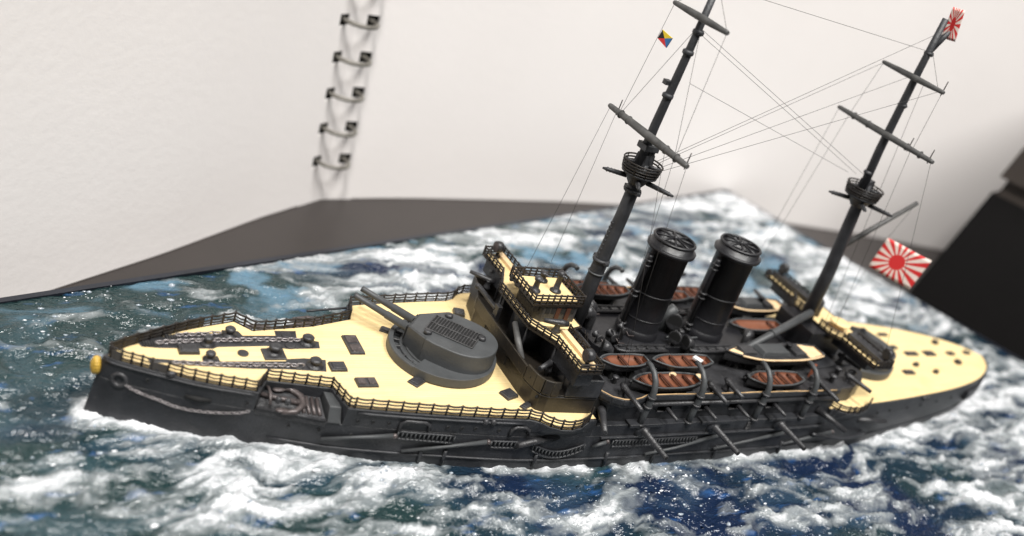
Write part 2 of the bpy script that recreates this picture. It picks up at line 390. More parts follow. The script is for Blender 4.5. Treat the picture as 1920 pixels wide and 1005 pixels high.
    thin = mix_rgb(nt, ramp(nt, fs, [(0.24, (0, 0, 0)), (0.45, (0.45, 0.45, 0.45)), (0.66, (1, 1, 1))]), deep, (0.235, 0.255, 0.262))
    c = mix_rgb(nt, ramp(nt, fo, [(0.66, (0, 0, 0)), (0.74, (0.35, 0.35, 0.35)), (0.90, (0.55, 0.55, 0.55)), (1.0, (1, 1, 1))]), thin, (0.62, 0.63, 0.65))
    nt.links.new(c, b.inputs['Base Color'])
    b.inputs['Roughness'].default_value = 0.13; b.inputs['Specular IOR Level'].default_value = 0.5
    bp = N(nt, 'ShaderNodeBump'); bp.inputs['Strength'].default_value = 0.8; bp.inputs['Distance'].default_value = 0.0008
    nt.links.new(pos_noise(nt, 1000, 3, 0.5, (0.6, 1.2, 1)), bp.inputs['Height'])
    # tiny gel beads that catch the lamps
    g = N(nt, 'ShaderNodeNewGeometry'); vo = N(nt, 'ShaderNodeTexVoronoi'); vo.inputs['Scale'].default_value = 620
    nt.links.new(g.outputs['Position'], vo.inputs['Vector'])
    bead = ramp(nt, vo.outputs['Distance'], [(0.10, (1, 1, 1)), (0.26, (0, 0, 0))])
    pick = math_node(nt, 'GREATER_THAN', vo.outputs['Color'], 0.84)
    bp2 = N(nt, 'ShaderNodeBump'); bp2.inputs['Strength'].default_value = 0.8; bp2.inputs['Distance'].default_value = 0.0006
    nt.links.new(math_node(nt, 'MULTIPLY', bead, pick), bp2.inputs['Height']); nt.links.new(bp.outputs[0], bp2.inputs['Normal'])
    nt.links.new(bp2.outputs[0], b.inputs['Normal'])
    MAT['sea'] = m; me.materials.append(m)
    o = bpy.data.objects.new('water', me); COL.objects.link(o); o['kind'] = 'structure'
    # spray beads, plus flecks painted white as glints: too many to count
    rng = np.random.default_rng(3); V = []; Fc = []
    ico = bmesh.new(); bmesh.ops.create_icosphere(ico, subdivisions=1, radius=1.0)
    iv = np.array([q.co[:] for q in ico.verts]); ifc = [[w.index for w in q.verts] for q in ico.faces]; ico.free()
    hf = h.ravel(); xf_, yf_, ff, df = x.ravel(), y.ravel(), foam.ravel(), dist.ravel()
    pr = (0.02 + 0.9 * np.exp(-((xf_ - 72) / 30)**2 - ((yf_ + 27) / 8)**2) * fbm(xf_ / 5, yf_ / 4, 207, 2)**2 * 3 + fbm(xf_ / 9, yf_ / 6, 201, 2)**5 * 12 + 0.1 * (ff > 0.55)) * ((yf_ < -4) | (xf_ < 20)) + 0.02; pr = pr * (df > 0.4)
    idx = rng.choice(len(hf), 2200, replace=False, p=pr / pr.sum())
    for k_, ii in enumerate(idx):
        rr = rng.gamma(1.5, 0.06) + 0.05
        kk = rng.uniform(0.8, 2.0); vv = iv * rr * np.array([kk, 1 / kk**0.5, 0.75]) * rng.uniform(0.8, 1.2, (12, 1)) + np.array([xf_[ii] + rng.uniform(-.2, .2), yf_[ii] + rng.uniform(-.2, .2), hf[ii] + 0.1 * rr])
        V.append(vv); Fc += [[w + 12 * k_ for w in q] for q in ifc]
    mb = bpy.data.meshes.new('spray_beads_and_glints'); mb.from_pydata([tuple(q) for q in np.concatenate(V) * S], [], Fc)
    mb.polygons.foreach_set('use_smooth', np.ones(len(Fc), bool)); mb.materials.append(MAT['bead']); mb.materials.append(MAT['glint_fleck']); mb.polygons.foreach_set('material_index', np.repeat((rng.random(len(idx)) < 0.30).astype(np.int32), len(ifc)))
    bo = bpy.data.objects.new('spray_beads_and_glints', mb); COL.objects.link(bo); bo['kind'] = 'stuff'; bo['label'] = 'tiny glossy beads of spray and white painted glints on the sea'; bo['category'] = 'spray'
build_water()

base = thing('display_base', (*uv2xy((U0 + U1) / 2, (V0 + V1) / 2), TB), 'black rectangular display board carrying the model sea', 'display base')
def quad(u0, u1, v0, v1): return [uv2xy(u0, v0), uv2xy(u1, v0), uv2xy(u1, v1), uv2xy(u0, v1)]
MB().prism(quad(U0 - 1.2, U1 + 1.2, V0 - 1.2, V1 + 1.2), TB, -2.2).build('board', 'basewood', base)
for a in ((U0 - 1.2, U1 + 1.2, V1 + 0.1, V1 + 1.2), (U0 - 1.2, U1 + 1.2, V0 - 1.2, V0 - 0.1), (U0 - 1.2, U0 - 0.1, V0 - 0.1, V1 + 0.1), (U1 + 0.1, U1 + 1.2, V0 - 0.1, V1 + 0.1)):
    MB().prism(quad(*a), -2.2, 0.35).build('rim_strip', 'basewood', base)

# ---------------------------------------------------------------- sketchbook
SP = Vector((61.8, 85.0))
book = thing('sketchbook', (SP.x, SP.y, TB), 'open white sketchbook with dark ring binding standing behind the ship', 'sketchbook')
RZ = [z for z in (10.2, 18.0, 26.0, 34.0, 42.0, 50.0, 58.0, 66.0, 74.0, 82.0, 90.0, 98.0)]
PH = 112.0
def page(path, name, mat, holes, back=0.0):
    cum = [0.0]
    for a, b in zip(path, path[1:]): cum.append(cum[-1] + (Vector(b) - Vector(a)).length)
    def at(s_, z):
        x = np.interp(s_, cum, [p[0] for p in path]); y = np.interp(s_, cum, [p[1] for p in path])
        return (x - 0.05 * z, y + back, TB + z)
    s_list = [0.0, 2.6, 5.6] + [c for c in np.linspace(8, cum[-1], 46)]
    z_list = [0.0, 0.3, 0.6]
    for z in RZ: z_list += [z - 1.25, z + 1.25]
    z_list = sorted([z for z in z_list if 0 <= z < PH] + [PH - 0.4, PH])
    V = [at(a, z) for z in z_list for a in s_list]; n = len(s_list); Fq = []
    for k in range(len(z_list) - 1):
        for j in range(n - 1):
            zm = (z_list[k] + z_list[k + 1]) / 2
            if holes and j == 1 and any(abs(zm - z) < 1.15 for z in RZ): continue
            Fq.append((k * n + j, k * n + j + 1, (k + 1) * n + j + 1, (k + 1) * n + j))
    m = MB(); m.add(V, Fq, 0, True); m.sm = [q[0] % n >= 3 for q in Fq]; o = m.build(name, mat, book)
    so = o.modifiers.new('thickness', 'SOLIDIFY'); so.thickness = 0.25 * S; so.offset = 0
    return o
Lp = [(61.8, 85), (45, 73.5), (22.3, 56), (2.6, 42.3), (-40, 12), (-90, -24), (-150, -67)]
Rp = [(61.8, 85), (84, 89.4), (106.9, 92.6), (132, 96.0), (159, 98.4), (187, 98.6), (216, 97.4), (252, 93.6), (290, 87.3), (340, 76), (400, 60), (470, 38)]
for P_, bk in ((Lp, 0.9), (Rp, 0.9)):
    page(P_, 'page', 'paper', True); page(P_, 'cover', 'boxblack', False, bk)
for z in RZ:
    c = (SP.x - 0.05 * z, SP.y, TB + z)
    m = MB(); m.torus((c[0] + 0.3, c[1] - 0.9, c[2]), 4.0, 0.48, (0.02, 0, 1), 28, 8); m.build('binding_ring', 'wire', book)

# ---------------------------------------------------------------- black box beyond the stern
bx = thing('black_box', (270, 45, TB), 'black leaning box with brown block on top standing beyond the stern', 'box')
HX = [(3, 2, 1, 0), (4, 5, 6, 7), (0, 1, 5, 4), (1, 2, 6, 5), (2, 3, 7, 6), (3, 0, 4, 7)]
def lean_box(a, b, dep, z0, z1, lean):
    q = [a, b, (b[0] + dep[0], b[1] + dep[1]), (a[0] + dep[0], a[1] + dep[1])]
    return [(x + lean[0] * (z - TB), y + lean[1] * (z - TB), z) for z in (z0, z1) for x, y in q]
MB().add(lean_box((228.5, 52), (253, -15), (70, 25.5), TB, 29, (0.25, -0.05)), HX).build('case', 'boxblack', bx)
MB().add(lean_box((229.5, 51), (252, -10), (55, 20), 29.0, 34, (0.25, -0.05)), HX).build('trim_strip', 'boxbrown', bx)
MB().add(lean_box((226.5, 52), (249, -10), (60, 22), 34.0, 75, (0.25, -0.05)), HX).build('upper_block', 'boxbrown', bx)

# ================================================================ the ship
ship = thing('battleship_model', (95, 0, -2), 'dark grey battleship model with yellow decks, two black funnels and tall masts', 'ship model')
def par(name, mat, fn, parent=None, **kw):
    m = MB(); fn(m); return m.build(name, mat, parent or ship, **kw)

# lower hull: a loft of waterlines
def make_hull():
    m = MB(); T = [0.5 - 0.5 * math.cos(math.pi * i / 70) for i in range(71)]
    zs = (-2.0, 0.0, 1.6, 3.2, 4.9, 6.5)
    rows = []
    for z in zs:
        x0 = stem_x(z); x1 = 185.3 - 0.9 * (1 - z / 9.45); pl = []
        for t in T: 
            x = x0 + (x1 - x0) * t; pl.append((x, -hull_y(x, z) if 0 < t < 1 else 0, z))
        rows.append(pl + [(x, -y, z) for x, y, z in reversed(pl[1:-1])])
    n = len(rows[0]); V = [p for r_ in rows for p in r_]
    F_ = [(i * n + j, i * n + (j + 1) % n, (i + 1) * n + (j + 1) % n, (i + 1) * n + j) for i in range(len(zs) - 1) for j in range(n)]
    m.add(V, F_, 0, True); m.add(rows[-1], [tuple(range(n))]); m.add(rows[0], [tuple(range(n))])
    return m.build('hull', 'hull', ship)
hull = make_hull()
def side_pts(x0, x1, z, n=24, side=-1): return [(x0 + (x1 - x0) * i / n, side * (hull_y(x0 + (x1 - x0) * i / n, z))) for i in range(n + 1)]
REC_P = [(21.6, -8.2), (23.3, -5.7), (31.6, -7.6), (32.6, -11.92)]
REC_S = [(22.2, 8.4), (24.3, 6.0), (33.3, 7.4), (39.6, 9.5), (40.6, 13.38)]
def outline_fore(z, inset=0.0):
    def s(x0, x1, n, side):
        return [(x, side * max(0.05, hull_y(x, z) - inset)) for x in [x0 + (x1 - x0) * i / n for i in range(n + 1)]]
    p = [(stem_x(z) + inset * 1.6, 0)]
    x_s = stem_x(z) + inset * 1.6 + 0.25
    dx = inset * 0.6
    a = s(x_s, 21.6 - dx, 14, -1); b = s(32.6 + dx, 70.2, 20, -1)
    R1 = [(23.3 - dx, -5.7 + inset * .7), (31.6 + dx, -7.6 + inset * .7)]
    c = list(reversed(s(40.6 + dx, 70.2, 16, 1))); d_ = list(reversed(s(x_s, 22.2 - dx, 14, 1)))
    R2 = [(39.6 + dx, 9.5 - inset * .7), (33.3, 7.4 - inset * .7), (24.3 - dx, 6.0 - inset * .7)]
    return p + a + R1 + b + c + R2 + d_
def make_fore():
    m = MB(); m.prism(outline_fore(DK - 0.05), 6.5, DK - 0.05, 0, outline_fore(6.5)); return m.build('forecastle_side', 'hull', ship)
make_fore()
def outline_mid(z): return side_pts(70.2, 121, z, 20) + list(reversed(side_pts(70.2, 121, z, 20, 1)))
par('midship_side', 'hull', lambda m: m.prism(outline_mid(8.5), 6.5, 8.5, 0, outline_mid(6.5)))
def outline_aft(z, inset=0.0):
    xs = [121 + (185.2 - 121) * math.sin(math.pi / 2 * i / 30) for i in range(31)]
    pp = [(x - inset * (1 if x > 183 else 0), -max(0.05, hull_y(x, z) - inset)) for x in xs]
    return pp + [(x, -y) for x, y in reversed(pp)]
par('poop_side', 'hull', lambda m: m.prism(outline_aft(DK - 0.05), 6.5, DK - 0.05, 0, outline_aft(6.5)))
# sponsons: the gun platforms bulging from the deck edge
SPF = [(58.5, 15.6), (60.2, 16.4), (61.4, 17.6), (62.8, 18.3), (64.6, 18.5), (66.6, 18.0), (68.4, 16.9), (69.6, 15.6), (70.2, 14.0)]
SPA = [(121.0, 13.5), (121.6, 15.0), (122.3, 16.7), (124.0, 17.5), (126.8, 17.6), (129.5, 16.8), (132.0, 15.3), (134, 14.6)]
for pts in (SPF, SPA):
    for sd in (-1, 1):
        top = [(x, sd * y) for x, y in pts] + [(pts[-1][0], sd * 12), (pts[0][0], sd * 12)]
        bot = [(x, sd * (hull_y(x, 7.4) + 0.25 * max(0, y - hull_y(x, 7.4)))) for x, y in pts] + [(pts[-1][0], sd * 12), (pts[0][0], sd * 12)]
        par('sponson', 'hull', lambda m: m.prism(top, 7.4, DK - 0.03, 0, bot))
# wooden decks
fo = outline_fore(DK, 0.42)
par('wooden_deck', 'deck', lambda m: m.prism(fo, DK - 0.2, DK), label='yellow planked forecastle deck')
def infl(pts, dd): return [(x, y - dd) for x, y in pts]
par('wooden_deck', 'deck', lambda m: m.prism(outline_aft(DK, 0.35), DK - 0.2, DK), label='yellow planked poop deck')
for pts in (SPF, SPA):
    for sd in (-1, 1):
        pp = [(x, sd * (y - 0.35)) for x, y in pts] + [(pts[-1][0], sd * 12.2), (pts[0][0], sd * 12.2)]
        par('sponson_deck', 'deck', lambda m: m.prism(pp, DK - 0.1, DK + 0.03))
# hull strakes, ledge, chrysanthemum crest
for z, r_ in ((2.2, 0.2), (8.85, 0.2)):
    for sd in (-1, 1):
        xs = [24 + (176 - 24) * i / 60 for i in range(61)] if z < 5 else [34 + (58 - 34) * i / 16 for i in range(17)]
        par('strake', 'hull', lambda m: m.tube([hp(x, z, 0.05, sd) for x in xs], r_, 6), hull)
for sd in (-1, 1):
    xs = [stem_x(9.0) + 0.4 + (21.2 - 4.2) * i / 24 for i in range(25)]
    par('bow_strake', 'hull', lambda m: m.tube([hp(x, 9.0, 0.02, sd) for x in xs], 0.2, 6), hull)
m = MB()
for k in range(16):
    a = 2 * math.pi * k / 16
    m.ball((3.25, 0.62 * math.cos(a), 8.0 + 0.95 * math.sin(a)), (0.5, 0.3, 0.36), 8, 5)
m.ball((3.2, 0, 8.0), (0.62, 0.8, 1.2), 16, 9); m.build('crest', 'gold', hull)

# ---------------------------------------------------------------- railings
post_cache = {}
def railing(path, h=1.6, gap=1.6, wires=3, mat='rail', r=0.125, sag=0.13, closed=False, post=0.16):
    path = [Vector(p) for p in path]
    if closed: path = path + [path[0]]
    rail = MB(); posts = []
    ends = []
    for a, b in zip(path, path[1:]):
        L = (b - a).length; n = max(1, round(L / gap))
        for i in range(n): ends.append((a + (b - a) * i / n, a + (b - a) * (i + 1) / n))
    posts = [e[0] for e in ends] + ([] if closed else [ends[-1][1]])
    for w in range(wires):
        z = h * (w + 1) / wires - 0.05
        pts = []
        for a, b in ends:
            s_ = sag * random.uniform(0.4, 1.4)
            for t in (0, 0.25, 0.5, 0.75): pts.append(a + (b - a) * t + Vector((0, 0, z - s_ * 4 * t * (1 - t))))
        pts.append(ends[-1][1] + Vector((0, 0, z)))
        rail.tube(pts, r * (1.25 if w == wires - 1 else 1.0), 5)
    ro = rail.build('railing', mat, ship)
    key = (h, post, mat)
    if key not in post_cache:
        pm = MB(); pm.tube([(0, 0, 0), (0, 0, h + 0.12)], post, 6); po = pm.build('stanchion', mat, ro, origin=(0, 0, 0))
        post_cache[key] = po.data; po.location = [(posts[0][i] - WLOC[ro.name][i]) * S for i in range(3)]; WLOC[po.name] = tuple(posts[0]); posts = posts[1:]
    for p in posts: link('stanchion', post_cache[key], tuple(p), ro)
    return ro
def deck_path(x0, x1, side, n=8, ins=0.3): return [(x0 + (x1 - x0) * i / n, side * (hb(x0 + (x1 - x0) * i / n) - ins), DK) for i in range(n + 1)]
railing(deck_path(4.7, 9.2, -1, 4) ); railing(deck_path(11.0, 21.4, -1, 7))
railing([(21.4, -7.9, DK), (23.2, -5.5, DK), (31.6, -7.4, DK), (32.7, -11.6, DK)] + deck_path(33.5, 58.6, -1, 12) + [(x, -(y - 0.25), DK) for x, y in SPF[1:-1]])
railing(deck_path(4.7, 22.0, 1, 10) + [(24.3, 5.8, DK), (33.3, 7.2, DK), (39.6, 9.3, DK)] + deck_path(40.8, 58.6, 1, 9) + [(x, y - 0.25, DK) for x, y in SPF[1:-1]])
railing([(x, -(y - 0.25), DK) for x, y in SPA[1:-1]], h=1.3)
railing([(x, (y - 0.25), DK) for x, y in SPA[1:-1]], h=1.3)
def canvas(path, h):
    m = MB()
    for a, b in zip(path, path[1:]):
        a, b = Vector(a), Vector(b); nn = Vector((b.y - a.y, a.x - b.x, 0)).normalized() * 0.05
        m.add([a - nn, b - nn, b + nn, a + nn] + [q + Vector((0, 0, h)) for q in (a - nn, b - nn, b + nn, a + nn)], HX)
    m.build('rail_canvas', 'canvas', ship)
canvas(deck_path(4.6, 17.5, 1, 10, 0.22), 1.25); canvas(deck_path(4.6, 5.9, -1, 2, 0.22), 1.25); canvas(deck_path(8.9, 11.0, -1, 2, 0.22), 1.2)

# ---------------------------------------------------------------- forecastle fittings
def plate(poly, z=DK + 0.06, mat='dgrey', name='deck_plate'): return par(name, mat, lambda m: m.prism(poly, DK - 0.05, z))
plate([(8.4, 2.6), (8.9, 3.1), (12.4, 4.3), (14.8, 5.0), (17, 5.0), (19.6, 4.9), (19.8, 5.8), (22, 5.6), (22.4, 4.5), (27.1, 4.6), (27.2, 5.8), (30.3, 5.8), (30, 4.1), (33, 3.2), (32.7, 1.6), (27.9, 1.4), (25.3, 2.1), (18.4, 1.8), (17.8, 1.4), (10.9, 1.5), (8.7, 1.8)])
plate([(9.0, -0.7), (13.6, -1.3), (15.9, -1.6), (16.5, -0.2), (18, -0.3), (18.1, -1.5), (26.9, -1.5), (27.3, -1.0), (29.7, -0.8), (32.7, -1.2), (32.0, -3.9), (26.5, -3.3), (21.6, -3.1), (14.8, -2.4), (9.2, -1.5)])
def hatch(x0, x1, y0, y1, h=0.45, lids=1, along='y', name='hatch', mat='dgrey', rz=0.0):
    hh = par(name, mat, lambda m: m.box(((x0 + x1) / 2, (y0 + y1) / 2, DK + h / 2), (x1 - x0, y1 - y0, h), rz, 0, 0.92))
    if lids:
        for i in range(lids):
            if along == 'y':
                w = (y1 - y0) / lids; c = ((x0 + x1) / 2, y0 + w * (i + 0.5)); sz = ((x1 - x0) * 0.74, w * 0.78)
            else:
                w = (x1 - x0) / lids; c = (x0 + w * (i + 0.5), (y0 + y1) / 2); sz = (w * 0.78, (y1 - y0) * 0.74)
            L_ = par('hatch_lid', 'steel' if lids > 1 else mat, lambda m: m.box((c[0], c[1], DK + h + 0.06), (sz[0], sz[1], 0.14), rz, 0, 0.93), hh)
    return hh
hatch(13.1, 15.8, 0.0, 1.8, 0.55, 1); hatch(24.1, 27.3, -1.2, 1.4, 0.22, 0)
hatch(32.7, 35.1, -3.95, -1.95, 0.4, 1)
hatch(36.8, 39.1, 0.1, 4.7, 0.35, 2); hatch(35.4, 38.5, -7.6, -5.6, 0.35, 2, 'x')
hatch(56.9, 59.2, -11.0, -9.0, 0.45, 1, rz=0.35); hatch(58.6, 60.6, -13.2, -12.2, 0.35, 1, rz=0.5)
hatch(58.3, 60.2, 10.6, 12.4, 0.6, 1, rz=-0.3); hatch(43.4, 45.8, -7.4, -5.6, 0.25, 1, rz=0.6, name='deck_plate'); hatch(43.6, 45.4, 5.6, 7.0, 0.25, 1, rz=-0.6, name='deck_plate')
for x, y in ((8.6, -2.0), (9.8, -3.1)): par('fairlead', 'dgrey', lambda m: m.ball((x + 1.6, y - 1.2, DK + 0.12), (0.7, 0.4, 0.45), 12, 6))
def capstan(x, y, s=1.0, tall=1.0):
    par('capstan', 'dgrey', lambda m: m.lathe([(1.15 * s, 0), (1.15 * s, 0.18), (0.62 * s, 0.3), (0.55 * s, 0.55 * tall), (0.78 * s, 0.85 * tall), (0.82 * s, 1.1 * tall), (0.62 * s, 1.3 * tall), (0.2 * s, 1.36 * tall)], (x, y, DK), 20))
capstan(31.2, 2.9, 1.05, 0.95); capstan(30.7, -2.6, 1.05, 0.95); capstan(20.6, 4.6, 0.9); capstan(17.2, 2.4, 0.82); capstan(16.8, -1.1, 0.82); capstan(25.8, 0.4, 1.1, 1.05)
for x, y, rr in ((21.5, 0.3, 0.75), (28.6, 4.7, 0.7), (28.5, 2.1, 0.75), (28.3, -2.6, 0.8)):
    par('deck_cap', 'dgrey', lambda m: m.lathe([(rr, 0), (rr, 0.12), (rr * 0.8, 0.2), (rr * 0.75, 0.16)], (x, y, DK + 0.05), 18))
for (cx, cy) in ((9.9, 2.3), (13.0, 3.9)):                       # slotted chain pipes
    g_ = par('chain_pipe', 'dark', lambda m: m.box((cx, cy, DK + 0.09), (2.0, 1.0, 0.1), 0.1))
    for i in range(6): par('slat', 'dgrey', lambda m: m.box((cx - 0.85 + 0.34 * i, cy, DK + 0.2), (0.14, 1.1, 0.16), 0.1), g_)
link_cache = {}
def chain(pts, name='anchor_chain', L=0.85, r=0.12):
    m = MB(); pts = [Vector(p) for p in pts]; cum = [0]
    for a, b in zip(pts, pts[1:]): cum.append(cum[-1] + (b - a).length)
    n = int(cum[-1] / L)
    def at(s_):
        for i in range(len(pts) - 1):
            if s_ <= cum[i + 1]: return pts[i] + (pts[i + 1] - pts[i]) * ((s_ - cum[i]) / (cum[i + 1] - cum[i]))
        return pts[-1]
    for k in range(n):
        a, b = at(k * L), at((k + 1) * L); t = (b - a).normalized(); c = (a + b) / 2
        up = Vector((0, 0, 1)) if abs(t.z) < 0.8 else Vector((0, 1, 0)); sd = t.cross(up).normalized(); up = sd.cross(t)
        w = sd if k % 2 == 0 else up
        ring = [c + t * (L * 0.62) * math.cos(q) + w * (L * 0.36) * math.sin(q) for q in [2 * math.pi * j / 10 for j in range(11)]]
        m.tube(ring, r, 5, 0, False)
    return m.build(name, 'chain', ship)
chain([(10.6, 2.4, DK + 0.3), (17, 3.0, DK + 0.3), (24, 3.3, DK + 0.25), (30.3, 3.2, DK + 0.35)])
chain([(12.0, -1.9, DK + 0.3), (17, -2.4, DK + 0.3), (24, -2.6, DK + 0.25), (29.8, -2.9, DK + 0.35)])
chain([(13.4, 4.2, DK + 0.3), (16.5, 4.4, DK + 0.3), (19.6, 4.8, DK + 0.35)])
# hawse pipe and the chain hanging along the bow
par('hawse_pipe', 'dgrey', lambda m: m.torus((5.9, -hull_y(5.9, 6.9) - 0.05, 6.9), 0.85, 0.3, (-0.45, -0.9, 0.05), 20, 8, sx=1.0), hull)
chain([(6.6, -2.25, 6.6), (7.1, -2.5, 6.2), (8.6, -3.2, 5.75), (10.4, -4.0, 5.45), (12.4, -4.95, 5.0), (14.1, -5.6, 4.9), (16.2, -6.35, 5.05), (18, -6.95, 5.35), (19.9, -7.65, 5.8), (21.4, -8.1, 6.5)], L=0.5, r=0.065)
par('bow_torpedo_port', 'dark', lambda m: m.tube([hp(13.3, 7.0, 0.03), hp(14.8, 6.85, 0.06), hp(16.4, 7.0, 0.03)], [0.18, 0.42, 0.18], 8), hull)
pc = None
for x, z in ((9.0, 7.9), (20.6, 7.5), (26.2, 4.9), (30, 5.0), (34.2, 4.8), (34.4, 7.4), (36.4, 7.5), (38.6, 7.5), (46.9, 7.5), (49, 7.5), (51, 7.6), (54.6, 7.5), (136, 7.2), (140, 7.2), (146, 7.1), (151, 7.0), (157, 7.0), (163, 7.0)):
    for sd in (-1, 1):
        y = sd * (hull_y(x, z) + 0.0)
        ph_ = par('porthole', 'dark', lambda m: m.lathe([(0.25, -0.06), (0.25, 0.07)], (x, y, z), 12, axis='y', smooth=False), hull)
        par('porthole_rim', 'hull', lambda m: m.torus((x, y + sd * 0.04, z), 0.28, 0.045, (0, 1, 0), 14, 5), ph_)
# anchors on their sloping beds
def anchor(dx, sd, dy=0.0):
    T = lambda x, y, z: (x + dx, sd * (y + dy), z)
    a = par('anchor', 'steel', lambda m: m.tube([T(22.4, 6.6, 8.1), T(24.5, 7.4, 7.95), T(27.6, 8.5, 7.85)], [0.3, 0.36, 0.42], 8))
    par('anchor_arm', 'steel', lambda m: m.tube([T(25.1, 5.8, 8.35), T(26.6, 6.2, 8.35), T(27.7, 7.4, 8.1), T(27.7, 8.9, 7.8), T(26.4, 9.9, 7.55), T(24.6, 9.8, 7.45)], [0.3, 0.42, 0.46, 0.46, 0.42, 0.3], 8), a)
    for p in ((25.0, 6.2, 8.4), (24.7, 9.5, 7.6)): par('anchor_fluke', 'steel', lambda m: m.ball(T(*p), (0.95, 0.5, 0.22), 10, 5), a)
    par('anchor_stock', 'steel', lambda m: m.tube([T(23.4, 5.2, 8.3), T(23.5, 6.2, 8.8), T(23.5, 7.4, 8.7), T(23.3, 8.7, 7.9)], 0.2, 7), a)
for sd, x0, x1, ex in ((-1, 21.7, 30.3, 0), (1, 22.3, 38.5, 0)):
    def slab(m):
        i0, i1 = (x0 + 1.3, 5.7), (x1, 5.7 + (x1 - x0) * 0.22); o0, o1 = (x0, hull_y(x0, 6.9) + 0.1), (x1, hull_y(x1, 6.9) + 0.3)
        top = [(i0[0], sd * i0[1], 8.0), (i1[0], sd * i1[1], 8.0), (o1[0], sd * o1[1], 6.95), (o0[0], sd * o0[1], 6.95)]
        m.add([(x, y, z - 0.9) for x, y, z in top] + top, HX)
    bed_ = par('anchor_bed', 'dgrey', slab)
    par('bed_lip', 'dgrey', lambda m: m.tube([(x0, sd * (hull_y(x0, 6.9) + 0.1), 7.05), (x1, sd * (hull_y(x1, 6.9) + 0.3), 7.05)], 0.2, 6), bed_)
    for k in range(4):
        xx = x1 - 2.6 + 0.66 * k
        par('bed_plank', 'steel', lambda m: m.tube([(xx, sd * (hull_y(xx, 7) - 0.3), 7.15), (xx + 0.1, sd * (hull_y(xx, 7) - 3.0), 7.95)], 0.3, 4), bed_)
    anchor(0, sd)
    if sd > 0: anchor(8.0, sd, 2.4)
par('recess_locker', 'grey', lambda m: m.add([(30.6, -11.2, 6.6), (32.3, -11.6, 6.6), (32.0, -8.0, 6.6), (30.6, -7.6, 6.6), (30.7, -10.4, 8.7), (32.2, -10.7, 8.7), (32.0, -8.0, 9.0), (30.6, -7.6, 9.0)], HX))
# bollards on the forecastle edge
for bx_, sd in ((52.0, -1), (52.0, 1), (24.0, -1), (150, -1)):
    for k in range(2): par('bollard', 'dgrey', lambda m: m.ball((bx_ + 1.15 * k, sd * (hb(bx_ + 1.15 * k) + 0.1), DK - 0.55 if bx_ > 40 else 9.0), (0.45, 0.45, 0.55), 12, 7))

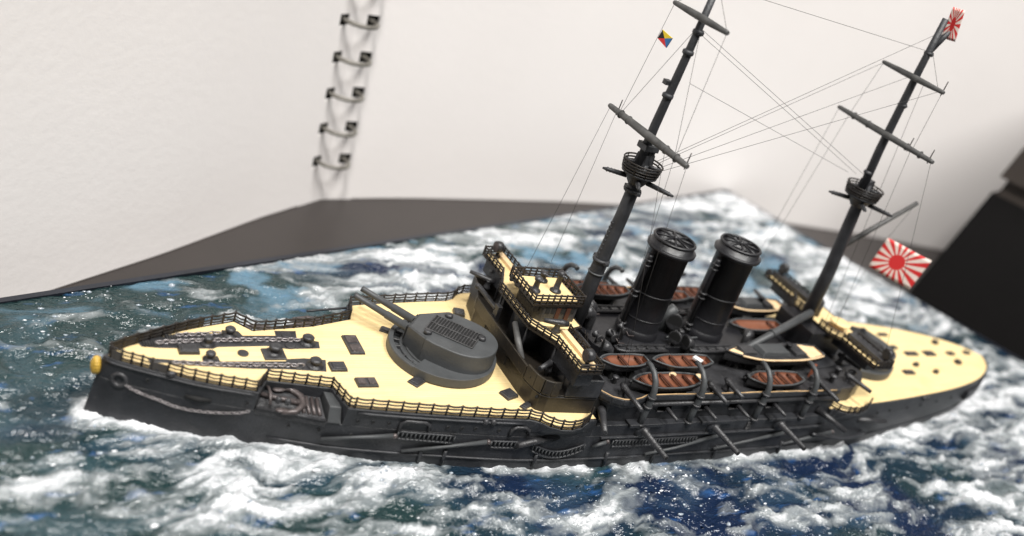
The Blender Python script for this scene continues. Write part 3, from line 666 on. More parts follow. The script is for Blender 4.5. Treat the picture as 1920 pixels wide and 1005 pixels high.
# ---------------------------------------------------------------- turrets
def turret(cx, cy, ang, zb, zr, el=9.0, gl=9.2):
    ca, sa = math.cos(ang), math.sin(ang)                     # guns point along (ca, sa)
    def T(a, b, z): return (cx + a * ca - b * sa, cy + a * sa + b * ca, z)
    root = MB()
    rear = [(-2.2 - 5.7 * math.sin(q), 5.35 * math.cos(q)**0.9) for q in [math.pi / 2 * k / 12 for k in range(12)]]
    half = [(5.5, 2.3), (1.9, 5.05), (0.4, 5.33)] + rear + [(-7.9, 0.0)]
    outl = half + [(a, -b) for a, b in reversed(half[:-1])]
    rings = []
    for z, g_ in ((zb, 1.0), (zr - 0.16, 0.985), (zr - 0.05, 0.972), (zr, 0.95)):
        rings.append([T(a * g_ - 0.35 * (1 - g_) * 4, b * g_, z + (0.0 if a < 4 else -0.75 * (z - zb) / (zr - zb))) for a, b in outl])
    n = len(outl)
    for i in range(3):
        flat = [j for j in (0, n - 2, n - 1)]; V = rings[i] + rings[i + 1]
        root.add(V, [(j, (j + 1) % n, n + (j + 1) % n, n + j) for j in range(n) if j not in flat], 0, True)
        for j in flat: root.add([V[j], V[(j + 1) % n], V[n + (j + 1) % n], V[n + j]], [(0, 1, 2, 3)])
    root.add(rings[-1], [tuple(range(n))])
    t_ = root.build('gun_turret', 'grey', ship)
    bsm = t_.data
    R = 8.25
    par('barbette', 'grey', lambda m: m.lathe([(R, -0.1), (R, 1.3), (R - 0.12, 1.5), (R - 0.7, 1.52), (R - 0.78, 1.45), (R - 0.8, 0.5), (R - 1.8, 0.48), (R - 1.85, 0.85), (R - 2.2, 0.87), (R - 2.25, 0.62), (R - 2.7, 0.62), (R - 2.75, 0.95), (0.5, 0.95)], (cx, cy, DK), 64, smooth=False), t_)
    for k in range(9):
        a = ang + (k - 4) * 0.30 + (0.05 if k % 2 else 0)
        par('barbette_rib', 'dgrey', lambda m: m.box((cx + (R - 1.3) * math.cos(a), cy + (R - 1.3) * math.sin(a), DK + 0.75), (1.05, 0.2, 0.6), a), t_)
    for s_ in (-1, 1):
        c, sn = math.cos(math.radians(el)), math.sin(math.radians(el)); b0 = 1.35 * s_; z0 = zr - 1.9
        L = lambda q, rr: (T(4.2 + q * c, b0, z0 + q * sn), rr)
        pr = [L(-0.5, 0.78), L(1.6, 0.78), L(1.65, 0.64), L(5.2, 0.60), L(5.25, 0.52), L(gl + 0.9, 0.43), L(gl + 1.0, 0.47), L(gl + 1.5, 0.47)]
        gb = par('gun_barrel', 'grey', lambda m: m.tube([p for p, _ in pr], [q for _, q in pr], 16), t_)
        e = pr[-1][0]; e0 = Vector(pr[-2][0]); dd = (Vector(e) - e0).normalized()
        par('muzzle_bore', 'dark', lambda m: m.tube([Vector(e) - dd * 0.05, Vector(e) + dd * 0.02], 0.27, 12), gb)
        par('gun_port', 'dark', lambda m: m.box(T(5.2, b0, z0 + 0.15), (0.9, 1.9, 1.5), ang), t_)
    plate_ = par('grating_recess', 'dark', lambda m: m.box(T(-0.9, 0, zr + 0.01), (7.6, 4.7, 0.06), ang), t_)
    gr = MB()
    w, l = 4.8, 7.4; a0 = -4.6; zt = zr + 0.1
    for b in (-w / 2, 0, w / 2): gr.box(T(a0 + l / 2, b, zt), (l + 0.2, 0.2, 0.16), ang)
    go = gr.build('roof_grating', 'dgrey', t_)
    for k in range(17):
        for s_ in (-1, 1): link_bar(T(a0 + l * k / 16, s_ * w / 4, zt), ang, w / 2, t_)
    def half_ring(m):
        aa = [ang + math.pi - 1.75 + 3.5 * k / 28 for k in range(29)]
        m.prism([(cx + (R + 0.12) * math.cos(a), cy + (R + 0.12) * math.sin(a)) for a in aa] + [(cx + 5.0 * math.cos(a), cy + 5.0 * math.sin(a)) for a in reversed(aa)], DK + 0.25, DK + 1.62)
    par('barbette_apron', 'grey', half_ring, t_)
    for a, b in ((1.2, -3.6), (2.1, 3.3), (-5.0, -1.2)):
        par('sighting_hood', 'dgrey', lambda m: m.lathe([(0.62, 0), (0.62, 0.45), (0.5, 0.62), (0.2, 0.66)], T(a, b, zr - 0.12), 14), t_)
    return t_
bar_cache = {}
def link_bar(p, ang, w, parent):
    if 'b' not in bar_cache:
        o = MB().box((0, 0, 0), (0.16, w, 0.13)).build('grating_bar', 'dgrey', parent, origin=(0, 0, 0)); bar_cache['b'] = o.data
        o.location = [(p[i] - WLOC[parent.name][i]) * S for i in range(3)]; o.rotation_euler.z = ang; return
    link('grating_bar', bar_cache['b'], p, parent, rz=ang)
turret(51.0, 0.0, math.radians(137), 10.3, 14.15)
turret(141.6, 0.0, math.radians(104), 10.3, 14.15)

# ---------------------------------------------------------------- forward superstructure and bridge
FW = [(60.9, 10.2), (60.1, 8.6), (59.9, 0), (59.8, -9.7), (60.1, -12.2), (60.7, -13.5), (61.8, -14.1), (69.8, -14.8), (69.8, 14.8), (61.8, 14.1)]
fw = par('forward_casemate', 'bronze', lambda m: m.prism(FW, DK - 0.02, 12.6))
def wall_strip(pts, z0, z1, th, name, mat, parent):
    m = MB()
    for a, b in zip(pts, pts[1:]):
        a, b = Vector(a), Vector(b); nn = Vector((b.y - a.y, a.x - b.x)).normalized() * th
        P4 = [a, b, b - nn, a - nn]; m.add([(p.x, p.y, z0) for p in P4] + [(p.x, p.y, z1) for p in P4], HX)
    return m.build(name, mat, parent)
wall_strip([(60.9, 10.2), (60.1, 8.6), (59.9, 0), (59.8, -9.7)], 12.6, 14.6, -0.3, 'breastwork', 'bronze', fw)
wall_strip([(59.8, -9.9), (60.1, -12.2), (60.7, -13.5), (61.8, -14.1), (63.0, -14.2)], 12.6, 15.0, -0.3, 'breastwork', 'bronze', fw)
wall_strip([(64.2, -14.3), (69.8, -14.8), (69.8, -9.0)], 12.6, 15.6, -0.3, 'breastwork', 'hull', fw)
wall_strip([(60.9, 10.2), (61.8, 14.1), (69.8, 14.8)], 12.6, 15.2, 0.3, 'breastwork', 'bronze', fw)
for pts, z in (([(59.75, -9.7), (60.05, -12.2), (60.65, -13.55), (61.75, -14.15), (69.8, -14.85)], 12.3), ([(64.2, -14.35), (69.9, -14.9)], 14.4)):
    par('ledge', 'dgrey', lambda m: m.tube([(x, y - 0.02, z) for x, y in pts], 0.13, 6), fw)
for x, y, z in ((59.95, -11.2, 13.6), (60.5, -13.2, 11.6), (61.3, -13.95, 12.9), (66.0, -14.5, 12.9), (68.5, -14.7, 12.9)):
    par('scuttle', 'dark', lambda m: m.ball((x, y, z), (0.36, 0.2, 0.36), 12, 7), fw)
for y, z in ((4, 11.6), (0, 12.4), (-4, 11.4), (-7, 13.2), (6.4, 13.4)):
    par('door_seam', 'dark', lambda m: m.box((59.85, y, z), (0.12, 0.14, 1.5)), fw)
    par('door_seam', 'dark', lambda m: m.box((59.85, y - 0.5, z + 0.75), (0.12, 1.1, 0.14)), fw)
# conning tower inside the gallery, with posts carrying the bridge
par('conning_tower', 'hull', lambda m: m.lathe([(3.4, 0), (3.4, 4.6), (3.0, 5.4), (0.3, 5.6)], (65.2, 0, 12.6), 28))
par('gallery_wall', 'black', lambda m: m.bb(65.5, 69.6, -9.5, 9.5, 12.6, 18.0))
for x, y in ((61.3, 4.5), (61.3, -4.5), (63.6, -9.5), (63.6, 9.5), (64.0, -13.2), (64.0, 13.2), (67, -14), (67, 14)):
    par('bridge_post', 'dgrey', lambda m: m.tube([(x, y, 12.6), (x, y, 18.1)], 0.2, 8))
par('sloping_shield', 'yard', lambda m: m.tube([(60.6, -1.9, 16.9), (60.2, -4.6, 15.6), (60.2, -7.2, 13.9)], [0.42, 0.5, 0.45], 10))
par('signal_beam', 'dgrey', lambda m: (m.box((60.4, 7.0, 15.7), (0.6, 6.8, 0.5), 0.0), m.ball((60.3, 10.4, 15.6), 0.5, 10, 6), m.bb(60.1, 60.8, 2.6, 3.8, 14.0, 16.6)))
def pivot_gun(bx_, by, bz, dx, dy, dz, L, r=0.34, name='light_gun', shield=False, back=0.9):
    dd = Vector((dx, dy, dz)).normalized(); p = Vector((bx_, by, bz))
    g_ = par(name, 'dgrey', lambda m: m.tube([p - dd * back, p - dd * back * 0.2, p, p + dd * L * 0.4, p + dd * L], [r * 0.9, r * 1.5, r * 1.25, r * 1.05, r * 0.8], 10))
    par('pedestal', 'dgrey', lambda m: m.lathe([(0.75, -1.5), (0.5, -1.2), (0.4, -0.3), (0.55, 0.0)], (p.x, p.y, p.z), 12), g_)
    return g_
pivot_gun(63.8, -9.4, 15.0, -0.88, -0.48, 0, 3.3, 0.42); pivot_gun(62.8, 11.6, 16.1, -0.9, 0.5, 0.15, 3.4, 0.36)
pivot_gun(66.8, 12.6, 16.6, -1, 0.1, 0.1, 3.6, 0.36)
# lower bridge with wings
BR = [(60.8, 5.2), (60.8, -5.0), (63.2, -9.4), (63.2, -16.6), (67.2, -16.6), (67.2, -6.2), (70.6, -5.0), (70.6, 5.0), (67.2, 6.2), (67.2, 16.6), (63.2, 16.6), (63.2, 9.4)]
bd = par('bridge_deck', 'rail', lambda m: m.prism(BR, 17.95, 18.3))
cx_, cy_ = 65.5, 0
BRi = [(61.2, 5.0), (61.2, -4.85), (63.6, -9.25), (63.6, -16.2), (66.8, -16.2), (66.8, -5.9), (70.2, -4.7), (70.2, 4.7), (66.8, 5.9), (66.8, 16.2), (63.6, 16.2), (63.6, 9.25)]
par('bridge_planking', 'deck', lambda m: m.prism(BRi, 18.25, 18.38), bd)
for y0, y1 in ((-16, -6.5), (6.5, 16)): par('duckboard', 'tan', lambda m: m.bb(65.6, 66.6, y0, y1, 18.38, 18.9), bd)
railing([(x, y, 18.3) for x, y in [(67.1, -6.4), (67.1, -16.5), (63.3, -16.5), (63.3, -9.5), (60.9, -5.0), (60.9, 5.1), (63.3, 9.5), (63.3, 16.5), (67.1, 16.5), (67.1, 6.4)]], h=1.35, gap=1.2, wires=3, sag=0.05, r=0.13, post=0.15)
for sd in (-1, 1):
    sl = par('searchlight', 'dgrey', lambda m: m.lathe([(0.95, -0.75), (1.0, -0.2), (0.9, 0.35), (0.5, 0.7), (0.1, 0.8)], (65.1, sd * 15.2, 20.3), 16, axis='x'))
    par('searchlight_yoke', 'dgrey', lambda m: m.lathe([(0.6, 0), (0.3, 0.3), (0.3, 1.2)], (65.1, sd * 15.2, 18.38), 10), sl)
    par('searchlight_glass', 'steel', lambda m: m.lathe([(0.86, -0.03), (0.86, 0.03)], (64.33, sd * 15.2, 20.3), 16, axis='x', smooth=False), sl)
    par('wing_bracket', 'hull', lambda m: m.prism([(63.6, sd * 9.0), (66.8, sd * 9.0), (66.6, sd * 15.8), (63.8, sd * 15.8)], 15.4, 17.95))
house = par('chart_house', 'dgrey', lambda m: m.prism([(63.4, -3.9), (69.4, -3.7), (69.4, 3.7), (63.4, 3.9), (62.5, 2.6), (62.5, -2.6)], 18.35, 21.3))
for k in range(6):
    y = -3.0 + 1.2 * k * 0.98
    xx = 62.47 if abs(y) < 2.6 else 62.9
    par('window_pane', 'dark', lambda m: m.box((xx, y, 20.4), (0.12, 0.7, 0.95)), house)
for k, x in enumerate((64.1, 65.1, 66.9, 68.6)):
    for sd in (-1, 1):
        par('window_pane', 'dark', lambda m: m.box((x, sd * (3.9 - 0.033 * (x - 63.4)), 20.35), (0.7, 0.12, 0.95)), house)
for x in (66.0, 67.8): par('door', 'brownd', lambda m: m.box((x, -3.86, 19.75), (0.75, 0.12, 2.2)), house)
RF = [(61.0, -4.2), (70.0, -4.0), (70.0, 4.0), (61.0, 4.2)]
pf = par('compass_platform', 'rail', lambda m: m.prism(RF, 21.3, 21.65))
par('platform_planking', 'deck', lambda m: m.prism([(61.4, -3.8), (69.6, -3.6), (69.6, 3.6), (61.4, 3.8)], 21.6, 21.73), pf)
railing([(x * 0.985 + 0.95, y * 0.97, 21.65) for x, y in RF], h=1.5, gap=1.15, wires=3, sag=0.04, closed=True, r=0.13, post=0.15)
for x, y, h_ in ((66.8, -0.4, 3.6), (63.0, -0.5, 2.5), (66.0, 2.6, 1.6)):
    b_ = par('binnacle', 'dgrey', lambda m: m.lathe([(0.95, 0), (0.9, 0.25), (0.5, 0.4), (0.42, h_ * 0.7), (0.62, h_ * 0.75), (0.6, h_ * 0.92), (0.2, h_)], (x, y, 21.73), 14))
    par('binnacle_globe', 'dgrey', lambda m: (m.ball((x, y - 0.65, 21.73 + h_ * 0.82), 0.3, 8, 5), m.ball((x, y + 0.65, 21.73 + h_ * 0.82), 0.3, 8, 5)), b_)
pivot_gun(64.9, -6.3, 19.9, -0.95, 0.25, 0.0, 2.4, 0.42, back=1.6)
pivot_gun(64.9, 6.3, 19.9, -0.95, -0.25, 0.0, 2.4, 0.42, back=1.6)
for y in (-6, -2, 2, 6): par('bridge_ladder', 'rail', lambda m: [m.tube([(70.8 + 0.0, y + s_, 18.2), (73.0, y + s_, 12.7)], 0.1, 5) for s_ in (-0.35, 0.35)] + [m.tube([(70.8 + 2.2 * t / 8, y - 0.35, 18.2 - 5.5 * t / 8), (70.8 + 2.2 * t / 8, y + 0.35, 18.2 - 5.5 * t / 8)], 0.08, 4) for t in range(1, 8)])

# ---------------------------------------------------------------- midship battery and boat deck
BW = [(69.9, 13.2), (70.5, 14.7), (71.6, 16.0), (73.2, 16.8), (75.0, 16.9), (76.8, 16.4), (78.2, 15.8), (84, 15.8), (92, 15.9), (100, 15.9), (108, 15.8), (121.3, 15.5)]
BDK = [(x, -y) for x, y in BW] + [(x, y) for x, y in reversed(BW)]
par('battery_core', 'dark', lambda m: m.bb(69.9, 121.2, -14.6, 14.6, 8.4, 12.1))
bdk = par('boat_deck', 'dgrey', lambda m: m.prism(BDK, 12.1, 12.6))
SLOT = [83.1, 91.0, 98.0, 106.3]
for sd in (-1, 1):
    ya, yb_ = sorted((sd * 15.5, sd * 15.0))
    w_ = par('battery_side', 'hull', lambda m: m.bb(77.5, 121.3, ya, yb_, 8.5, 10.3))
    par('battery_side', 'hull', lambda m: m.bb(77.5, 121.3, ya, yb_, 11.5, 12.1))
    xs = [77.5] + [q for s_ in SLOT for q in (s_ - 1.4, s_ + 1.4)] + [121.3]
    for a, b in zip(xs[::2], xs[1::2]): par('battery_pier', 'hull', lambda m: m.bb(a, b, ya, yb_, 10.3, 11.5))
    # curved fore end of the battery under the boat-deck sponson
    par('battery_end', 'hull', lambda m: m.prism([(69.9, sd * 12), (70.4, sd * 14.0), (72.4, sd * 15.3), (75.6, sd * 15.6), (77.6, sd * 15.5), (77.6, sd * 12)], 8.5, 12.1))
    wall_strip([(x, sd * y) for x, y in BW], 12.6, 13.5, sd * 0.22, 'bulwark', 'hull', bdk)
    par('bulwark_cap', 'capwood', lambda m: m.tube([(x, sd * (y - 0.05), 13.5 + random.uniform(-.04, .05)) for x, y in BW[:8]] + [(x, sd * 15.8, 13.5 + random.uniform(-.06, .06)) for x in range(86, 121, 2)], 0.13, 5), bdk)
    par('side_tube', 'dgrey', lambda m: m.tube([(79.5, sd * 16.0, 11.85), (121, sd * 15.8, 11.85)], 0.38, 8), bdk)
    for s_ in SLOT:
        g_ = par('casemate_gun', 'dgrey', lambda m: m.tube([(s_, sd * 14.7, 10.95), (s_, sd * 17.0, 10.95), (s_, sd * 19.0, 10.9)], [0.4, 0.34, 0.26], 10))
        par('slot_sill', 'dgrey', lambda m: m.box((s_, sd * 15.6, 10.22), (3.0, 0.5, 0.2)), g_)
    # main-deck 6-inch guns in their casemates
    for x in (79.5, 94.0, 108.8):
        c6 = par('main_deck_gun', 'dgrey', lambda m: m.tube([(x, sd * 15.8, 7.55), (x, sd * 17.6, 7.55), (x, sd * 17.65, 7.55), (x, sd * 23.3, 7.5)], [0.72, 0.66, 0.54, 0.42], 12))
        par('gun_shield', 'hull', lambda m: m.lathe([(1.7, -1.0), (1.7, 0.6), (1.2, 1.0)], (x, sd * 15.6, 7.5), 18), c6)
        par('casemate_roof', 'hull', lambda m: m.bb(x - 3.2, x + 3.2, min(sd * 15.6, sd * 17.1), max(sd * 15.6, sd * 17.1), 8.3, 8.85), c6)
        par('muzzle_bore', 'dark', lambda m: m.lathe([(0.24, -0.02), (0.24, 0.02)], (x, sd * 23.31, 7.5), 10, axis='y', smooth=False), c6)
    c6 = par('main_deck_gun', 'dgrey', lambda m: m.tube([(64.2, sd * 15.6, 6.1), (57.4, sd * 16.9, 5.9)], [0.58, 0.44], 12))
    par('gun_recess', 'dark', lambda m: m.ball((63.6, sd * 15.8, 6.3), (2.2, 0.5, 0.9), 14, 7), c6)
    par('main_deck_gun', 'dgrey', lambda m: m.tube([(118.0, sd * 15.4, 9.3), (122.2, sd * 19.8, 7.6)], [0.6, 0.42], 12))
    par('main_deck_gun', 'dgrey', lambda m: m.tube([(131.0, sd * 14.9, 6.0), (138.5, sd * 15.6, 5.6)], [0.58, 0.44], 12))
    pivot_gun(71.4, sd * 15.2, 10.3, -0.45, sd * 0.9, 0, 5.6, 0.52, name='casemate_gun')
    for x, z, y0, L_ in ((74.6, 13.9, 14.4, 5.4), (91.8, 14.1, 14.6, 4.4), (96.1, 14.1, 13.8, 4.0), (117.0, 14.0, 14.2, 5.0)):
        pivot_gun(x, sd * y0, z, -0.05, sd, -0.02, L_ , 0.40)
    pivot_gun(129.0, sd * 7.4, 14.6, 0.35, sd * 0.9, -0.05, 4.0, 0.38)
for x in (81.5, 85.5, 101.0, 110.0):
    for sd in (-1, 1): par('deck_locker', 'dgrey', lambda m: m.box((x + 6, sd * 14.6, 12.9), (2.0, 1.0, 0.7), 0, 0, 0.9))
# hull-side fittings on the armour: net booms, grated net shelves, ladder rungs
def on_side(seq, sd=-1, off=0.2): return [hp(x, z, off, sd) for x, z in seq]
def net_shelf(x0, x1, zf, h=1.25, sd=-1):
    n = max(4, int((x1 - x0) / 0.62)); q = [x0 + (x1 - x0) * i / n for i in range(n + 1)]
    s_ = par('net_shelf', 'hull', lambda m: [m.tube(on_side([(x, zf(x) + dz) for x in q], sd, 0.28), 0.16, 5) for dz in (-h / 2, h / 2)])
    for x in q: par('shelf_bar', 'grey', lambda m: m.tube(on_side([(x, zf(x) - h / 2), (x, zf(x) + h / 2)], sd, 0.30), 0.13, 4), s_)
for sd in (-1, 1):
    if sd < 0:
        net_shelf(40.2, 48.3, lambda x: 5.75 - 0.02 * (x - 40), 1.3); net_shelf(54.0, 58.4, lambda x: 5.15, 1.15)
        net_shelf(60.8, 69.6, lambda x: 4.7 - 1.3 * math.sin(math.pi * (x - 60.8) / 8.8), 1.15); net_shelf(74.6, 91.2, lambda x: 5.2, 1.2)
    for seq in ([(30.4, 3.7), (35, 4.8), (39.8, 5.6)], [(41.5, 2.9), (47.3, 4.2), (53.4, 5.6)], [(70.9, 4.7), (73.4, 5.7)], [(81.8, 2.8), (87.6, 3.7), (96.0, 6.0)], [(96, 3.0), (104, 4.4), (111, 5.6)], [(112, 3.0), (124, 4.6)]):
        bo = par('net_boom', 'grey', lambda m: m.tube(on_side(seq, sd, 0.35), [0.24] * (len(seq) - 1) + [0.36], 8))
        par('boom_heel', 'steel', lambda m: m.ball(hp(seq[-1][0], seq[-1][1], 0.4, sd), 0.42, 8, 5), bo)
    for x0, x1 in ((40.1, 44.2), (56.4, 59.2)):
        par('vent_pipe', 'dgrey', lambda m: m.tube(on_side([(x0, 6.6), (x0 + 0.1, 7.8), (x0 + 0.7, 8.25), (x1 - 0.7, 8.2), (x1, 7.8), (x1 + 0.1, 7.0)], sd, 0.15), 0.26, 8))
    for x in (44.4, 47.9, 62.0, 74.6, 84, 97, 112): par('fender', 'hull', lambda m: m.tube(on_side([(x, 3.4), (x + 0.15, 0.9)], sd, 0.12), 0.3, 6))
    for k in range(7): par('rung', 'dgrey', lambda m: m.tube(on_side([(101.2, 8.0 - 0.33 * k), (102.4, 8.0 - 0.33 * k)], sd, 0.12), 0.09, 5))
    par('net_shelf', 'hull', lambda m: m.tube([(118.5 + 16 * t, sd * (hull_y(118.5 + 16 * t, 4) + 0.3 + 1.2 * math.sin(math.pi * t)), 4.6 - 1.6 * t) for t in [i / 16 for i in range(17)]], 0.35, 6))
    par('armour_shelf', 'hull', lambda m: m.prism([(x, sd * (hull_y(x, 6.4) + 0.45)) for x in range(72, 122, 7)] + [(x, sd * 15.0) for x in range(121, 71, -7)], 6.2, 6.5))
# stern walk
par('stern_walk', 'hull', lambda m: m.prism([(x + (1.2 if x > 181 else 0.4), -hull_y(x, 6) - 0.7) for x in (170, 174, 178, 181, 183.5)] + [(187, 0)] + [(x + (1.2 if x > 181 else 0.4), hull_y(x, 6) + 0.7) for x in (183.5, 181, 178, 174, 170)], 4.9, 7.0))

# ---------------------------------------------------------------- davits and boats
for sd in (-1, 1):
    for x in (78.5, 88.2, 102.4, 113.4):
        x += 1.6 if sd > 0 else 0; up = 1.0 if sd > 0 else 0
        pts = [(a_, b_2, c_ + (up if c_ > 12 else 0)) for a_, b_2, c_ in [(x, sd * 16.5, 7.9), (x, sd * 16.5, 10.5), (x, sd * 16.6, 13.2), (x, sd * 16.45, 14.8), (x, sd * 15.9, 16.1), (x, sd * 14.9, 17.0), (x, sd * 13.6, 17.45), (x, sd * 12.9, 17.35)]]
        dv = par('davit', 'grey', lambda m: m.tube(pts, [0.5, 0.55, 0.52, 0.5, 0.47, 0.44, 0.4, 0.42], 10))
        for z in (8.6, 11.9, 13.6): par('davit_collar', 'dgrey', lambda m: m.lathe([(0.7, -0.2), (0.75, 0), (0.7, 0.2)], (x, sd * 16.52, z), 12), dv)
def boat(x0, x1, yc, zt, w, depth=1.7, transom=0.55, thw=5, inner='brown', rim='grey', name='ship_boat'):
    n = 18; L = x1 - x0; sec = []
    def half(t):
        q = min(1, (t / 0.38)) if t < 0.38 else 1
        a = math.sin(math.pi / 2 * q)**0.8; b = 1 - (1 - transom) * max(0, (t - 0.62) / 0.38)**2.2
        return w / 2 * a * b
    out, inn = [], []
    for i in range(n + 1):
        t = i / n; x = x0 + L * t; hw = max(0.03, half(t)); sh = 0.35 * (abs(t - 0.5) * 2)**2
        k = 1 - 0.35 * (abs(t - 0.5) * 2)**3
        out.append([(x, yc - hw, zt + sh), (x, yc - hw * 0.93, zt - depth * 0.45 * k), (x, yc - hw * 0.55, zt - depth * 0.85 * k), (x, yc, zt - depth * k), (x, yc + hw * 0.55, zt - depth * 0.85 * k), (x, yc + hw * 0.93, zt - depth * 0.45 * k), (x, yc + hw, zt + sh)])
        hi = max(0.02, hw - 0.26); xi = x0 + 0.45 + (L - 0.75) * t
        inn.append([(xi, yc - hi, zt + sh + 0.0), (xi, yc - hi * 0.9, zt - 0.45 * k), (xi, yc, zt - 0.55 * k), (xi, yc + hi * 0.9, zt - 0.45 * k), (xi, yc + hi, zt + sh + 0.0)])
    m = MB()
    def skin(S_, mi):
        k = len(S_[0]); m.add([p for s_ in S_ for p in s_], [(i * k + j, i * k + j + 1, (i + 1) * k + j + 1, (i + 1) * k + j) for i in range(n) for j in range(k - 1)], mi, True)
    skin(out, 0); m.add(out[-1], [tuple(range(7))], 0)
    for e in (0, -1):
        m.add([q for a, b in zip(out, inn) for q in (a[e], b[e])], [(2 * i, 2 * i + 1, 2 * i + 3, 2 * i + 2) for i in range(n)], 0)
    b_ = m.build(name, 'dgrey', ship)
    m2 = MB(); k = 5
    m2.add([p for s_ in inn for p in s_], [(i * k + j, i * k + j + 1, (i + 1) * k + j + 1, (i + 1) * k + j) for i in range(n) for j in range(k - 1)], 0, True)
    m2.add(inn[-1], [tuple(range(5))]); m2.add(inn[0], [tuple(range(5))]); m2.build('boat_lining', inner, b_)
    g_ = MB()
    for s_ in (0, -1): g_.tube([(p[s_][0], p[s_][1], p[s_][2] + 0.02) for p in out], 0.17, 6)
    g_.tube([out[-1][0], out[-1][-1]], 0.17, 6); g_.build('gunwale', rim, b_)
    for i in range(thw):
        t = 0.17 + 0.68 * i / max(1, thw - 1); hw = half(t) - 0.12; x = x0 + L * t
        par('thwart', 'brownd', lambda mm: mm.box((x, yc, zt + 0.02), (0.5, 2 * hw, 0.16)), b_)
    for t in (0.3, 0.72):
        x = x0 + L * t; par('boat_chock', 'dark', lambda mm: mm.bb(x - 0.3, x + 0.3, yc - w * 0.3, yc + w * 0.3, 12.55, zt - depth * 0.86), b_)
    return b_
boat(72.2, 81.2, -9.6, 15.4, 3.2, thw=3); b2 = boat(82.3, 94.2, -9.8, 15.4, 3.5, thw=4)
boat(76.4, 89.4, -13.5, 14.4, 3.9, thw=5); boat(100.4, 112.6, -13.4, 14.4, 3.9, thw=5)
boat(107.7, 120.2, 1.6, 15.2, 3.6, thw=2); boat(79.5, 91.0, 11.2, 15.4, 3.6, thw=6); boat(76.4, 89.4, 14.2, 14.4, 3.4, thw=6); boat(100.4, 112.6, 13.4, 14.4, 3.9, thw=6)
boat(93, 104, 10.2, 15.4, 3.4, thw=6)
def launch(x0, x1, yc, zt, w):
    b_ = boat(x0, x1, yc, zt, w, 2.2, 0.6, 0, 'tan', 'dgrey', 'steam_launch'); L = x1 - x0
    par('rubbing_strip', 'tan', lambda m: m.tube([(x0 + L * t, yc - (w / 2 + 0.06) * (math.sin(math.pi / 2 * min(1, t / 0.38))**0.8) * (1 - 0.4 * max(0, (t - 0.62) / 0.38)**2.2), zt + 0.35 * (abs(t - 0.5) * 2)**2) for t in [0.12 + 0.86 * k / 20 for k in range(21)]], 0.2, 5), b_)
    def dk(m):
        pts = []
        for i in range(19):
            t = i / 18; a = math.sin(math.pi / 2 * min(1, t / 0.38))**0.8; b = 1 - 0.4 * max(0, (t - 0.62) / 0.38)**2.2
            pts.append((x0 + L * t, (w / 2 - 0.05) * a * b))
        m.prism([(x, yc - y) for x, y in pts] + [(x, yc + y) for x, y in reversed(pts)], zt + 0.0, zt + 0.12)
    par('launch_deck', 'dgrey', dk, b_)
    par('stern_sheet', 'tan', lambda m: m.prism([(x0 + L * 0.82, yc - w * 0.44), (x1 - 0.3, yc - w * 0.31), (x1 - 0.3, yc + w * 0.31), (x0 + L * 0.82, yc + w * 0.44)], zt + 0.1, zt + 0.22), b_)
    par('bow_sheet', 'tan', lambda m: m.prism([(x0 + L * 0.03, yc), (x0 + L * 0.12, yc - w * 0.28), (x0 + L * 0.16, yc - w * 0.1), (x0 + L * 0.10, yc + w * 0.2)], zt + 0.1, zt + 0.2), b_)
    par('canopy', 'grey', lambda m: m.box((x0 + L * 0.47, yc - 0.1, zt + 0.5), (L * 0.30, w * 0.62, 0.8), 0, 0, 0.85), b_)
    par('engine_hood', 'dgrey', lambda m: m.box((x0 + L * 0.73, yc, zt + 0.4), (L * 0.12, w * 0.7, 0.65), 0, 0, 0.9), b_)
    par('fore_hood', 'dgrey', lambda m: m.box((x0 + L * 0.22, yc + 0.2, zt + 0.3), (L * 0.14, w * 0.5, 0.45), 0, 0, 0.85), b_)
    par('launch_funnel', 'black', lambda m: m.lathe([(0.5, 0), (0.5, 1.6), (0.6, 1.65), (0.6, 1.8)], (x0 + L * 0.63, yc, zt), 12), b_)
launch(99.2, 121.6, -7.8, 15.8, 4.9); launch(110.5, 126.0, 8.0, 15.6, 4.4)
par('boat_cover', 'boat_white', lambda m: m.box((91.6, -9.8, 15.75), (1.0, 1.5, 0.3), 0.4), b2)
for x, y in ((85.6, -11.7), (90.6, -12.3)): par('stowed_bundle', 'tan', lambda m: m.ball((x, y, 13.6 + 0.6), (0.9, 0.5, 0.45), 10, 6))

# ---------------------------------------------------------------- funnels and casing
par('funnel_casing', 'black', lambda m: m.prism([(75.5, -4.8), (108.5, -4.8), (109.5, -3.5), (109.5, 3.5), (108.5, 4.8), (75.5, 4.8), (74.8, 3.6), (74.8, -3.6)], 12.55, 14.6))
for x0 in (78.0, 93.0):
    for sd in (-1, 1):
        tr = par('vent_trunk', 'dgrey', lambda m: (m.tube([(x0 + 10.5, sd * 4.9, 15.0), (x0 + 1.2, sd * 4.9, 15.0), (x0, sd * 5.3, 15.0), (x0 + 0.2, sd * 6.2, 15.0), (x0 + 1.4, sd * 6.6, 15.0), (x0 + 10.0, sd * 6.5, 15.0)], 0.26, 7), m.bb(x0 + 0.6, x0 + 10.3, min(sd * 5, sd * 6.5), max(sd * 5, sd * 6.5), 12.5, 14.8)))
        for k in range(4): par('trunk_lid', 'dgrey', lambda m: m.box((x0 + 3.0 + 2.0 * k, sd * 5.75, 14.95), (1.5, 0.8, 0.35), 0, 0, 0.85), tr)
